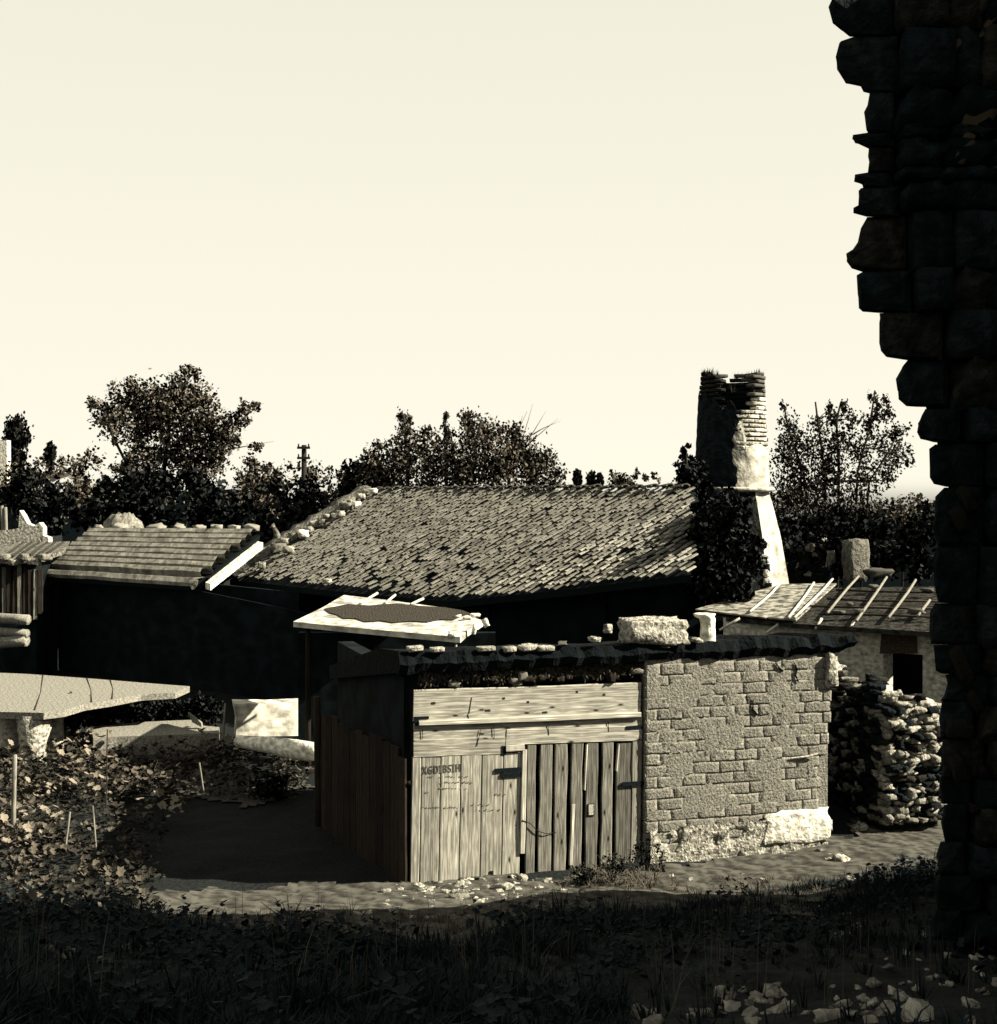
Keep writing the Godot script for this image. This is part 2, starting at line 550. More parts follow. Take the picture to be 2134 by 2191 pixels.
# ---------------------------------------------------------------- the near ruin
func build_ruin_wall():
	rng.seed = 31
	var base := Vector3(3.2, ground_y(3.2, -9), -9.0)
	var t := thing("ruined_wall", "tall black ruined stone wall with a ragged broken edge at right foreground", "wall", base)
	var sil := [
		[[1782, -6], [1775, 15], [1784, 50], [1800, 65], [1820, 78]],
		[[1822, 80], [1797, 90], [1790, 120], [1792, 150], [1808, 178], [1842, 184], [1848, 196], [1860, 200]],
		[[1860, 202], [1859, 225], [1850, 240], [1853, 278], [1856, 284]],
		[[1854, 285], [1826, 289], [1823, 297], [1830, 306], [1856, 313]],
		[[1858, 314], [1857, 335], [1860, 345], [1857, 369]],
		[[1855, 370], [1830, 374], [1829, 389], [1846, 394], [1848, 401]],
		[[1846, 402], [1837, 408], [1838, 425], [1837, 440], [1828, 445], [1829, 455], [1854, 463]],
		[[1854, 465], [1842, 490], [1836, 518], [1824, 535], [1811, 543], [1813, 560], [1823, 573], [1846, 581]],
		[[1844, 583], [1833, 588], [1835, 630], [1840, 660], [1846, 666], [1878, 669]],
		[[1883, 671], [1884, 690], [1882, 735], [1886, 752], [1895, 763], [1943, 770]],
		[[1943, 771], [1930, 785], [1919, 812], [1921, 835], [1926, 855], [1940, 868], [1962, 870]],
		[[1978, 876], [1974, 888], [1965, 905], [1964, 925], [1970, 939], [1998, 946]],
		[[2000, 951], [1988, 960], [1987, 1000], [1990, 1022], [2000, 1035], [2024, 1041]],
		[[2018, 1044], [2004, 1062], [2000, 1100], [1996, 1130], [2006, 1170]],
		[[2004, 1172], [1998, 1200], [2000, 1250], [2008, 1290]],
		[[2003, 1292], [1992, 1310], [1990, 1350], [1992, 1378]],
		[[1998, 1380], [2000, 1410], [2004, 1434], [2018, 1442]],
		[[2022, 1444], [2026, 1462], [2020, 1485], [2014, 1500]],
		[[2016, 1502], [2010, 1540], [2014, 1580]],
		[[2018, 1582], [2012, 1610], [2018, 1660]],
		[[2012, 1662], [2010, 1690], [2016, 1720]],
		[[2020, 1722], [2014, 1760], [2022, 1800]],
		[[2012, 1802], [2004, 1830], [2012, 1870]],
		[[2010, 1872], [1998, 1900], [2004, 1945]],
		[[2000, 1947], [1990, 1975], [2000, 2010]],
	]
	for s in sil:                                         # end stones: their outline, a real thickness, dressed round the edges
		var d0 := 8.85 + rr(-.05, .05)
		var ring := []
		for q in s: ring.append(at(q[0], q[1], d0))
		var right: float = s[s.size() - 1][0]
		for q in s: right = maxf(right, q[0])
		var rx := right + rr(50, 90)
		ring.append(at(rx, s[s.size() - 1][1] + 2, d0))
		ring.append(at(rx, s[0][1] - 2, d0))
		var c := Vector3.ZERO
		for p in ring: c += p / float(ring.size())
		var st := new_st()
		var layers := []
		for l in [[0.03, .82], [0.0, 1.0], [-.1, 1.02], [-.26, .97]]:
			var row := []
			for p in ring: row.append(c + (p - c) * (l[1] if l[1] < .9 else 1.0) + Vector3(rr(-.006, .006), rr(-.003, .003), rr(-.015, .015)) + Vector3(-l[0] * (p.x - CAM.x) / -p.z * 1.1, -l[0] * (p.y - CAM.y) / -p.z, l[0]))
			layers.append(row)
		for k in layers.size() - 1:
			for i in ring.size():
				var j := (i + 1) % ring.size()
				quad(st, layers[k][i], layers[k][j], layers[k + 1][j], layers[k + 1][i], layers[k][i] + layers[k][j] - c * 2.0 + Vector3(0, 0, .02 if k == 0 else 0.0))
		for i in ring.size():
			var j := (i + 1) % ring.size()
			tri(st, c + Vector3(0, 0, .06), layers[0][i], layers[0][j], Vector3(0, 0, 1))
			tri(st, c + Vector3(.08, 0, -.26), layers[3][i], layers[3][j], Vector3(0, 0, -1))
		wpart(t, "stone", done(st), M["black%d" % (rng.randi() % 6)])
		# the stones that follow it in the same course
		var y0: float = s[0][1]
		var y1: float = s[s.size() - 1][1]
		var x := rx + 6.0
		while x < 2190:
			var w := rr(60, 130)
			var p := at(x + w / 2, (y0 + y1) / 2, 8.88 + rr(-.04, .04))
			wpart(t, "stone", brick_meshes[rng.randi() % 8] if rng.randf() < .5 else stone_meshes[7 + rng.randi() % 3], M["black%d" % (rng.randi() % 6)], sized(p, Vector3(w / 2 * 9 / F * 1.06, (y1 - y0) / 2 * 9 / F * 1.04, .2), Vector3(0, rr(-.1, .1), rr(-.04, .04))))
			x += w
	for s in [[2092, 250, 26, 44, -.5], [2062, 320, 16, 34, -.4], [2050, 20, 10, 30, -.5], [2110, 60, 9, 34, -.5], [2045, 102, 7, 12, -.4], [2074, 470, 12, 14, .4], [2080, 795, 7, 18, -.4], [2068, 1066, 12, 26, .5], [2052, 1110, 14, 26, .5], [2056, 1420, 16, 40, .4], [2086, 1500, 10, 24, .5], [2050, 1560, 24, 22, 0], [2048, 1640, 16, 28, .4], [2082, 1730, 6, 10, 0], [2064, 1325, 8, 18, .3], [2100, 1650, 8, 16, .3]]:
		wpart(t, "stone", stone_meshes[rng.randi() % 10], M.tin_dark if s[1] > 1000 else M.brown, sized(at(s[0], s[1], 8.76), Vector3(s[2], s[3], 20) * 8.7 / F, Vector3(0, 0, s[4])))
	var st := new_st()                                    # the body behind the faces
	var prof := [[1880, -20], [1885, 280], [1880, 560], [1888, 665], [1950, 770], [1984, 880], [2006, 950], [2030, 1045], [2030, 1500], [2045, 2060]]
	for k in prof.size() - 1:
		var a := at(prof[k][0], prof[k][1], 9.05); var b := at(prof[k + 1][0], prof[k + 1][1], 9.05)
		var ra := Vector3(4.4, a.y, a.z); var rb := Vector3(4.4, b.y, b.z)
		var back := Vector3(.25, 0, -.5)
		hexa(st, [b, rb, rb + back, b + back], [a, ra, ra + back, a + back])
	# unseen lengths above the frame, forward and back, sized to shade the slope
	var top0 := at(1880, -20, 9.05)
	box(st, Vector3(top0.x, top0.y + .002, -9.7), Vector3(4.6, top0.y + 1.6, -8.98))
	var run := [[3.32, -8.95, 7.9], [4.3, -6.5, 7.9], [5.0, -4.0, 7.6], [5.3, 2.5, 7.0]]
	for k in run.size() - 1:
		var p := Vector3(run[k][0], -.3, run[k][1]); var q := Vector3(run[k + 1][0], -.3, run[k + 1][1])
		var w := Vector3(1.0, 0, .3)
		hexa(st, [p, p + w, q + w, q], [p + Vector3(0, run[k][2], 0), p + w + Vector3(0, run[k][2], 0), q + w + Vector3(0, run[k + 1][2], 0), q + Vector3(0, run[k + 1][2], 0)])
	var stub := [[3.12, -9.55, 6.4], [3.55, -10.6, 5.6], [3.85, -11.5, 3.6], [4.22, -12.5, 2.6]]  # stub added out of sight for its shadow on the slope
	for k in stub.size() - 1:
		var p := Vector3(stub[k][0], -.3, stub[k][1]); var q := Vector3(stub[k + 1][0], -.3, stub[k + 1][1])
		var w := Vector3(.7, 0, .2)
		hexa(st, [p, p + w, q + w, q], [p + Vector3(0, stub[k][2], 0), p + w + Vector3(0, stub[k][2], 0), q + w + Vector3(0, stub[k + 1][2], 0), q + Vector3(0, stub[k + 1][2], 0)])
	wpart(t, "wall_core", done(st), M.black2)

# ---------------------------------------------------------------- main house with the tiled roof
var ridge_a := Vector3.ZERO
var ridge_b := Vector3.ZERO
var rn := Vector3.ZERO        # roof plane normal
var rd := Vector3.ZERO        # down the slope
var ru := Vector3.ZERO        # along the ridge
func build_main_house():
	rng.seed = 77
	ridge_a = at(792, 1049, 30.0)
	ridge_b = at(1478, 1058, 22.0)
	ridge_b.y = ridge_a.y
	ru = (ridge_b - ridge_a).normalized()
	var hor := Vector3(-ru.z, 0, ru.x).normalized()
	if hor.z < 0: hor = -hor
	rd = (hor + Vector3(0, -.5, 0)).normalized()
	rn = ru.cross(rd)
	if rn.y < 0: rn = -rn
	var D := on_plane(490, 1236, ridge_a, rn)
	var m0 := on_plane(760, 1264, ridge_a, rn)
	var m1 := on_plane(955, 1281, ridge_a, rn)
	var m2 := on_plane(1200, 1256, ridge_a, rn)
	var E := on_plane(1476, 1222, ridge_a, rn)
	var poly := [ridge_a, ridge_b, E, m2, m1, m0, D]
	var t := thing("tiled_house", "long low house with a worn barrel tile roof beside the broken tower", "house", Vector3(ridge_a.x, 0, ridge_a.z))
	var st := new_st()
	slab(st, poly.map(func(p): return p - rn * .05), Vector3(0, -.1, 0))
	wpart(t, "roof", done(st), M.deck)
	# back slope and walls
	st = new_st()
	var back := Vector3(-rd.x, rd.y, -rd.z) * 1.1
	slab(st, [ridge_a - rn * .05, ridge_b - rn * .05, ridge_b + back - ru * .5, ridge_a + back], Vector3(0, -.1, 0))
	wpart(t, "rear_roof", done(st), M.deck)
	st = new_st()
	var inn := -Vector3(rd.x, 0, rd.z).normalized()
	var ring := [D + inn * .8 + ru * .3, m0 + inn * .9, m1 + inn * 1.0, m2 + inn * 1.0, E + inn * .9 - ru * 1.0, ridge_b - ru * .5, ridge_b + back - inn * .2 - ru * .6, ridge_a + back - inn * .2 + ru * .3, ridge_a + ru * .3]
	for k in 5: ring[k].y = ridge_a.y - ((ring[k] - ridge_a) * Vector3(1, 0, 1)).dot(rn * Vector3(1, 0, 1)) / rn.y
	for k in ring.size():
		var a: Vector3 = ring[k]; var b: Vector3 = ring[(k + 1) % ring.size()]
		var th := (b - a).cross(Vector3.UP).normalized() * .2
		hexa(st, [Vector3(a.x, -.2, a.z), Vector3(b.x, -.2, b.z), Vector3(b.x, -.2, b.z) + th, Vector3(a.x, -.2, a.z) + th], [a - Vector3(0, .16, 0), b - Vector3(0, .16, 0), b - Vector3(0, .16, 0) + th, a - Vector3(0, .16, 0) + th])
	wpart(t, "wall", done(st), M.blackwall)
	# barrel tiles
	var variants := []
	for q in 4:
		var s2 := new_st(true)
		var seg := 6
		var L := .18
		for k in seg:
			var pts := []
			for e in [[0, k], [0, k + 1], [1, k + 1], [1, k]]:
				var an: float = PI * e[1] / seg
				var rad := .032 if e[0] == 0 else .038
				pts.append(Vector3(cos(an) * rad, sin(an) * rad * .62 + (.0 if e[0] == 0 else .016), e[0] * L))
			quad(s2, pts[0], pts[1], pts[2], pts[3], (pts[0] + pts[2]) * Vector3(1, 1, 0))
		s2.set_smooth_group(-1)
		for k in seg:
			var a0 := PI * k / seg; var a1 := PI * (k + 1) / seg
			var f := func(an: float, rad: float): return Vector3(cos(an) * rad, sin(an) * rad * .62 + .016, L)
			quad(s2, f.call(a0, .038), f.call(a1, .038), f.call(a1, .026), f.call(a0, .026), Vector3(0, 0, 1))
		variants.append(done(s2))
	var pl := PackedVector2Array()
	for p in poly: pl.append(Vector2((p - ridge_a).dot(ru), (p - ridge_a).dot(rd)))
	var holes := [[915, 1118], [958, 1168], [830, 1176], [905, 1192], [935, 1228], [1010, 1208], [812, 1232], [1000, 1180], [850, 1252], [925, 1240], [1012, 1215], [880, 1245], [745, 1195]]
	var tiles := []
	var pitch := .138
	var step := .118
	var nlen := ridge_a.distance_to(ridge_b)
	for i in int((nlen + 2.9) / pitch):
		var lean := rr(-.02, .02)
		for j in 38:
			var x := i * pitch + lean + rr(-.012, .012)
			var s := j * step + rr(-.02, .02) - .02
			if not Geometry2D.is_point_in_polygon(Vector2(x, clampf(s + .14, .01, 99)), pl): continue
			var p := ridge_a + ru * x + rd * s
			var v := p - CAM
			var pp := Vector2(CXY.x + F * v.x / -v.z, 1060 - F * v.y / -v.z)
			var gone := rng.randf() < .012
			for h in holes:
				if pp.distance_to(Vector2(h[0], h[1])) < 9: gone = true
			var worn := smoothstep(1000, 700, pp.x) * smoothstep(1170, 1250, pp.y)
			if gone or rng.randf() < worn * .22: continue
			var dis := .04 + .09 * smoothstep(1250, 900, pp.x)
			var b := Basis(ru, rn, rd)
			if b.determinant() < 0: b = Basis(-ru, rn, rd)
			b = b * Basis.from_euler(Vector3(rr(-.03, .03), rr(-dis, dis) , rr(-.1, .1))) * Basis.from_scale(Vector3(rr(.94, 1.06), rr(.85, 1.1), 1))
			tiles.append([Transform3D(b, p + rn * (rr(-.008, .016) + gn.get_noise_2d(x * .5, s * .5) * .07)), -p.z])
	tiles.sort_custom(func(a, b): return a[1] < b[1])
	var rest := []
	var cols := []
	for k in tiles.size():
		var pick := rng.randi() % 6
		if k < 300:
			wpart(t, "roof_tile", variants[k % 4], M["clay%d" % pick], tiles[k][0])
		else:
			rest.append(t.transform.affine_inverse() * tiles[k][0])
			var g := rr(.6, 1.35)
			cols.append(Color(g, g, g))
	var cm: StandardMaterial3D = M.clay0.duplicate()
	cm.vertex_color_use_as_albedo = true
	multi(t, "roof_tiles", variants[0], cm, rest, cols)
	var x := .1
	var rb := Basis(rd.cross(Vector3.UP).normalized(), Vector3.UP, ru).orthonormalized()
	while x < nlen - .2:                                  # ridge tiles
		var b := Basis(hor, Vector3.UP, ru)
		if b.determinant() < 0: b = Basis(-hor, Vector3.UP, ru)
		wpart(t, "ridge_tile", variants[0], M["clay3"], Transform3D(b * Basis.from_scale(Vector3(2.6, 2.0, 1.6)), ridge_a + ru * x + Vector3(0, rr(-.005, .012), 0)))
		x += .36
	# the rubbed mortar verge along the left edge
	st = new_st(true)
	var n := 26
	var va := ridge_a + ru * -.1 + Vector3(0, .02, 0)
	var vb := D + rd * .0 - ru * .1
	var rows := []
	for k in n + 1:
		var q := va.lerp(vb, float(k) / n)
		var wl := .30 + .25 * k / n + rr(-.1, .1)
		var wr := .25 + rr(-.1, .1) + .35 * smoothstep(.6, 1.0, float(k) / n)
		rows.append([q - ru * wl - Vector3(0, .25, 0), q - ru * wl + rn * rr(.02, .08), q + rn * rr(.08, .16), q + ru * wr + rn * rr(.03, .07), q + ru * wr - rn * .05])
	for k in n:
		for s in 4: quad(st, rows[k][s], rows[k][s + 1], rows[k + 1][s + 1], rows[k + 1][s], rn - ru * (.8 if s == 0 else 0.0))
	wpart(t, "verge", done(st), M.verge)
	var spots := [[798, 1050, 9], [772, 1062, 11], [752, 1075, 10], [763, 1078, 9], [742, 1083, 13], [728, 1099, 11], [718, 1103, 9], [698, 1104, 8], [688, 1116, 9], [672, 1121, 13], [660, 1133, 12], [648, 1142, 15], [630, 1148, 14], [612, 1158, 13], [596, 1172, 17], [618, 1176, 13], [560, 1210, 11], [508, 1205, 9], [493, 1220, 8], [606, 1267, 6], [700, 1243, 9]]
	for s in spots:
		var p := on_plane(s[0], s[1], ridge_a + rn * .12, rn)
		var k: float = -p.z / F
		var m: Material = M.white if rng.randf() < .35 else rock(rng.randi())
		if s[1] == 1267: p = m1.lerp(D, .78) + rn * .05
		solo("verge_stone", "pale loose stone weighing down the left edge of the tile roof", "stone", stone_meshes[rng.randi() % 10], m, sized(p, Vector3(s[2] * .95, s[2] * .6, s[2] * .8) * k, Vector3(0, rr(0, 3), 0)), "loose stones along the edge of the tile roof")
	# a broken tile set upright at the corner
	st = new_st(true)
	var f0 := on_plane(594, 1150, ridge_a + rn * .1, rn)
	tube(st, [f0 - Vector3(0, .05, 0), f0 + Vector3(-.02, .1, 0), f0 + Vector3(-.07, .2, 0), f0 + Vector3(-.12, .25, 0)], [.1, .055, .04, .07], 7)
	solo("broken_tile", "broken curved tile stuck upright in mortar at the roof corner", "roof tile", done(st), M.verge)
	# weathered board closing the verge next to the corrugated annex
	st = new_st()
	var w0 := at(552, 1158, 26.3); var w1 := at(440, 1246, 25.4)
	var bx := Vector3(.11, -.02, .08)
	hexa(st, [w0 + Vector3(0, -.12, 0), w0 + bx + Vector3(0, -.12, 0), w1 + bx + Vector3(0, -.12, 0), w1 + Vector3(0, -.12, 0)], [w0, w0 + bx, w1 + bx, w1])
	solo("verge_board", "white slanting verge board between the striped roof and the tile roof", "board", done(st), M.white)

# ---------------------------------------------------------------- left annex with the striped roof
func build_annex():
	rng.seed = 12
	var tl := at(205, 1140, 31.0); var tr := at(556, 1142, 28.4); var br := at(424, 1252, 26.0); var bl := at(82, 1230, 29.0)
	var t := thing("annex", "low dark barn with a striped roof of overlapping courses left of the tile roof", "building", Vector3(bl.x, 0, bl.z))
	var n := 9
	for k in n:                                           # courses from the eave upwards, each lapping the one below
		var a0 := bl.lerp(tl, float(k) / n); var a1 := bl.lerp(tl, (k + 1.22) / n)
		var b0 := br.lerp(tr, float(k) / n); var b1 := br.lerp(tr, (k + 1.22) / n)
		var st := new_st()
		var cols := 8
		var rows := []
		var out := (a1 - a0).cross(b0 - a0).normalized()
		if out.y < 0: out = -out
		for c in cols + 1:
			var f := float(c) / cols
			var p := a0.lerp(b0, f); var q := a1.lerp(b1, f)
			var j := rr(-.012, .012)
			var jx := Vector3(rr(-.06, .06), 0, 0) if c == 0 or c == cols else Vector3.ZERO
			p += jx; q += jx
			rows.append([p + Vector3(0, j - .02, 0), p + out * ((.15 if k else .05) + j), p.lerp(q, .35) + out * ((.18 if k else .09) + j * .5), q + out * (.02 + j)])
		for c in cols:
			for s in 3: quad(st, rows[c][s], rows[c][s + 1], rows[c + 1][s + 1], rows[c + 1][s], out + (a0 - a1) * (3.0 if s == 0 else 0.0))
		wpart(t, "roof_course", done(st), M.course)
	var st := new_st()
	slab(st, [tl, tr, br, bl].map(func(p): return p - Vector3(0, .03, 0)), Vector3(0, -.08, 0))
	wpart(t, "roof_deck", done(st), M.deck)
	st = new_st()
	var far := at(705, 1262, 24.0)
	var w := [bl + Vector3(.4, 0, -.2), br + Vector3(-.05, 0, -.25), Vector3(far.x, br.y - .35, far.z - .4)]
	for k in 2:
		var a: Vector3 = w[k]; var b: Vector3 = w[k + 1]
		var th := Vector3(-.1, 0, -.25)
		hexa(st, [Vector3(a.x, -.2, a.z), Vector3(b.x, -.2, b.z), Vector3(b.x, -.2, b.z) + th, Vector3(a.x, -.2, a.z) + th], [a - Vector3(0, .12, 0), b - Vector3(0, .12, 0), b + th - Vector3(0, .12, 0), a + th - Vector3(0, .12, 0)])
	var g0 := at(418, 1246, 26.7); var g1 := at(640, 1268, 25.4)
	var gt := Vector3(-.1, 0, -.25)
	hexa(st, [Vector3(g0.x, -.2, g0.z), Vector3(g1.x, -.2, g1.z), Vector3(g1.x, -.2, g1.z) + gt, Vector3(g0.x, -.2, g0.z) + gt], [g0, g1, g1 + gt, g0 + gt])
	var c0: Vector3 = bl + Vector3(.4, 0, -.2)
	hexa(st, [Vector3(c0.x, -.2, c0.z - .3), Vector3(c0.x + .2, -.2, c0.z - .3), Vector3(tl.x + .3, -.2, tl.z), Vector3(tl.x + .1, -.2, tl.z)], [c0 - Vector3(0, .12, .3), c0 + Vector3(.2, -.12, -.3), tl + Vector3(.3, -.12, 0), tl + Vector3(.1, -.12, 0)])
	wpart(t, "wall", done(st), M.blackwall)
	var spots := [[212, 1141, 10], [262, 1140, 12], [300, 1141, 8], [340, 1142, 14], [392, 1144, 12], [432, 1143, 9], [470, 1144, 12], [505, 1146, 10], [540, 1146, 11]]
	for s in spots:
		var f: float = (s[0] - 205.0) / 351.0
		var p := tl.lerp(tr, clampf(f, 0, 1)) + Vector3(0, .12, 0)
		solo("ridge_stone", "flat stone laid along the top of the striped roof", "stone", stone_meshes[rng.randi() % 10], M["clay%d" % (rng.randi() % 2 * 3 + 1)], sized(p, Vector3(s[2] * rr(.9, 1.7), s[2] * rr(.35, .6), s[2]) * 29.0 / F, Vector3(rr(-.3, .3), rr(0, 3), rr(-.25, .25))), "stones on the top edge of the striped roof")
	# eave end piece that hangs from the corner
	st = new_st()
	var e := at(414, 1246, 25.95)
	hexa(st, [e + Vector3(-.03, -.13, 0), e + Vector3(.03, -.13, 0), e + Vector3(.02, -.13, -.1), e + Vector3(-.02, -.13, -.1)], [e + Vector3(-.09, .03, 0), e + Vector3(.1, .03, 0), e + Vector3(.08, .03, -.1), e + Vector3(-.07, .03, -.1)])
	wpart(t, "eave_end", done(st), M.course)
	# plank shack at the frame's left edge
	var sh := thing("plank_shack", "small shack of worn upright planks under a shallow roof at far left", "shed", Vector3(-9.6, 0, -28.2))
	for k in 9:
		var x0 := -6.0 + k * 11.0
		var top := at(x0 + 5, 1214 + rr(-6, 6), 28.0)
		var bot := at(x0 + 5, 1318 + rr(-10, 14), 28.0)
		var h := top.y - bot.y
		wpart(sh, "plank", plank(h, rr(.075, .098), .03, .004), M["slat%d" % (rng.randi() % 6)] if k in [1, 4, 7] else M["fence%d" % (rng.randi() % 6)], Transform3D(Basis.from_euler(Vector3(0, .2, rr(-.02, .02))), bot))
	st = new_st()
	var q0 := at(-30, 1210, 28.06); var q1 := at(76, 1212, 28.06)
	box(st, Vector3(q0.x, -.2, q0.z - 1.6), Vector3(q1.x, q0.y, q0.z - .05))
	wpart(sh, "wall", done(st), M.blackwall)
	st = new_st()
	slab(st, [at(-30, 1196, 27.6), at(70, 1196, 27.6), at(136, 1178, 29.0), at(150, 1158, 31.0), at(-30, 1166, 31.0)], Vector3(0, -.09, 0))
	wpart(sh, "roof", done(st), M.verge)
	for k in 6:
		wpart(sh, "batten", rod(at(8 + k * 19, 1194 - k * 1.0, 27.5) + Vector3(0, .03, 0), at(50 + k * 17, 1163, 30.8) + Vector3(0, .03, 0), .03, .025, .005), M.stick_dark)
	for k in 5:
		var p := at(8 + k * 22, 1192 + (k % 2) * 10, 27.4)
		solo("shack_stone", "rough pale stone along the shack's roof edge at far left", "stone", stone_meshes[k], rock(k), sized(p, Vector3(.12, .07, .1), Vector3(0, k, 0)), "stones on the shack roof")

# ---------------------------------------------------------------- broken tower
func build_tower():
	rng.seed = 99
	var c := Vector3(3.405, 0, -20.5)
	var t := thing("broken_tower", "ruined round brick tower with white plaster and a jagged open top", "tower", Vector3(c.x * 1.22, CAM.y * (1 - 1.22), c.z * 1.22))
	t.scale = Vector3.ONE * 1.22
	var Y := func(py: float) -> float: return CAM.y + (1060 - py) * 20.0 / F
	var ytop: float = Y.call(790)
	var yring: float = Y.call(1046)
	# bricks of the drum; front left broken down, hollow inside
	var ch := .064
	var row := 0
	var y: float = Y.call(958)
	var rest := 0
	while y < ytop:
		var n := 15
		var R := lerpf(.53, .455, (y - yring) / (ytop - yring))
		for k in n:
			var an := TAU * (k + .5 * (row % 2)) / n                # 0 = towards +x, PI/2 = towards the camera
			var dir := Vector3(cos(an), 0, sin(an))
			var py := 1060 - (y - CAM.y) * F / (20.5 - sin(an) * R)
			var sn := sin(an)
			var keep := true
			# broken rim: right and back stand highest, the front is open between
			if sn > .25 and cos(an) < .55 and cos(an) > -.62 and py < 868 + 10 * cos(an * 5): keep = false
			if sn > .1 and cos(an) <= -.62 and py < 805: keep = false
			if sn <= .1 and py < 798 + 8 * sin(an * 7 + 1) + (14 if absf(cos(an)) < .15 else 0): keep = false
			if cos(an) >= .55 and sn > 0 and py < 800 + rr(0, 8): keep = false
			var world := c + dir * R
			var ppx := CXY.x + F * world.x / (20.5 - sn * R)
			if Vector2(ppx - 1626, py - 836).length() < 8 : keep = false
			if not keep: continue
			var lit := cos(an) > -.1  # sun and shade sides are put into the brick colour
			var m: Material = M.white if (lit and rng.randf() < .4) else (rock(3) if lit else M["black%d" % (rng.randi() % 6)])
			if sn <= .1: m = M.clay3 if py < 815 else M["black%d" % (rng.randi() % 6)]  # inner back wall coloured black for its shade
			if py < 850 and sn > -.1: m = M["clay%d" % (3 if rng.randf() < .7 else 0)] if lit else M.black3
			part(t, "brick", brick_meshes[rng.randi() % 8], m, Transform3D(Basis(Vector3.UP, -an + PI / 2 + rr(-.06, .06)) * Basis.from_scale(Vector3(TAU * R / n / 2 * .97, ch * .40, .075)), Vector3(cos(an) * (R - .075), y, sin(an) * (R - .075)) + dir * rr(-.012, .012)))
		y += ch
		row += 1
	# mortar core behind the bricks
	var st := new_st(true)
	var seg := 40
	var core := func(lo: float, hi: float, r0: float, r1: float, a0: float, a1: float, s2: SurfaceTool, thick: float):
		var q := maxi(3, int(seg * (a1 - a0) / TAU))
		for k in q:
			var x0 := lerpf(a0, a1, float(k) / q); var x1 := lerpf(a0, a1, float(k + 1) / q)
			var d0 := Vector3(cos(x0), 0, sin(x0)); var d1 := Vector3(cos(x1), 0, sin(x1))
			hexa(s2, [d0 * r0 + Vector3(0, lo, 0), d1 * r0 + Vector3(0, lo, 0), d1 * (r0 - thick) + Vector3(0, lo, 0), d0 * (r0 - thick) + Vector3(0, lo, 0)], [d0 * r1 + Vector3(0, hi, 0), d1 * r1 + Vector3(0, hi, 0), d1 * (r1 - thick) + Vector3(0, hi, 0), d0 * (r1 - thick) + Vector3(0, hi, 0)])
	st = new_st()
	core.call(Y.call(955), Y.call(882), .475, .445, 0, TAU, st, .08)
	core.call(Y.call(881), Y.call(815), .445, .425, PI + .2, TAU - .5, st, .08)
	part(t, "mortar", done(st), M.tin_dark)
	# plaster shell: smooth lower drum, patchy above on the lit side, shade painted over the other side
	st = new_st(true)
	var sides := 48
	var levels := 14
	var pt := func(k: int, l: int) -> Vector3:
		var an := TAU * k / sides
		var dirx := cos(an)
		var top: float = Y.call(955 + 6 * sin(an * 5) - (80 if dirx < -.05 and sin(an) > -.3 else 0) - (60 if dirx >= -.05 and dirx < .22 and sin(an) > 0 else 0))
		var yy := lerpf(yring - .02, top, float(l) / levels)
		var R := lerpf(.537, .462, (yy - yring) / (ytop - yring)) + .004 * sin(an * 9 + yy * 11) + .003 * sin(an * 17 - yy * 23)
		return Vector3(cos(an) * R, yy, sin(an) * R)
	for k in sides:
		for l in levels: quad(st, pt.call(k, l), pt.call(k + 1, l), pt.call(k + 1, l + 1), pt.call(k, l + 1), pt.call(k, l) * Vector3(1, 0, 1))
	part(t, "plaster", done(st), M.plaster_stained)
	# shaded side painted dark, its edge wavering along the terminator
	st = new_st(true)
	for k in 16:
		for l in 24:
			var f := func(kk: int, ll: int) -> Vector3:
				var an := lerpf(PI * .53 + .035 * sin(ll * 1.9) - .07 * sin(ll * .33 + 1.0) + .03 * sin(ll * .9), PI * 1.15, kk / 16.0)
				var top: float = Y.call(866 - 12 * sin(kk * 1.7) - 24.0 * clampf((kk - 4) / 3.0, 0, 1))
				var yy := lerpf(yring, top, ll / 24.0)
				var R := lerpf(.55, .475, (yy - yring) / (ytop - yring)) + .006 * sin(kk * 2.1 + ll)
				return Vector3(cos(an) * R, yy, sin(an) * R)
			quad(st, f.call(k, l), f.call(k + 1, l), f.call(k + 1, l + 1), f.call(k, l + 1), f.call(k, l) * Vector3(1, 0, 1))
	part(t, "painted_shade", done(st), M.black0)
	# ledge ring
	st = new_st(true)
	for k in 40:
		var a0 := TAU * k / 40; var a1 := TAU * (k + 1) / 40
		var prof := [[.52, .03], [.60, .022], [.62, -.005], [.60, -.035], [.5, -.05]]
		for s in 4:
			var f := func(an: float, q: Array): return Vector3(cos(an) * q[0], yring + q[1], sin(an) * q[0])
			quad(st, f.call(a0, prof[s]), f.call(a1, prof[s]), f.call(a1, prof[s + 1]), f.call(a0, prof[s + 1]), f.call(a0, [.6, 0]) - Vector3(0, yring, 0) + Vector3(0, .3 if s == 0 else (-.5 if s == 3 else 0.0), 0))
	part(t, "ledge_ring", done(st), M.plaster_stained)
	# eight-sided flared base; whitewash towards the sun, shade painted on the rest
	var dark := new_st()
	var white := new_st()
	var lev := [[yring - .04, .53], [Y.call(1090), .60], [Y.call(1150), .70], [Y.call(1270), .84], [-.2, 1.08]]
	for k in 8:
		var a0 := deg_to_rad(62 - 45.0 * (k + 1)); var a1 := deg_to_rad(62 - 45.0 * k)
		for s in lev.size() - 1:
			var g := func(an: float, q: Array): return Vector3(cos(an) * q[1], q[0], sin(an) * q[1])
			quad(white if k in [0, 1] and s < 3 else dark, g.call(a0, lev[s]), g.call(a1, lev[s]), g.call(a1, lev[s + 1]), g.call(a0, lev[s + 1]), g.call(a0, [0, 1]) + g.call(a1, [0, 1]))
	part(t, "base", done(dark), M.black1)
	part(t, "whitewashed_lit_base", done(white), M.plaster_stained)
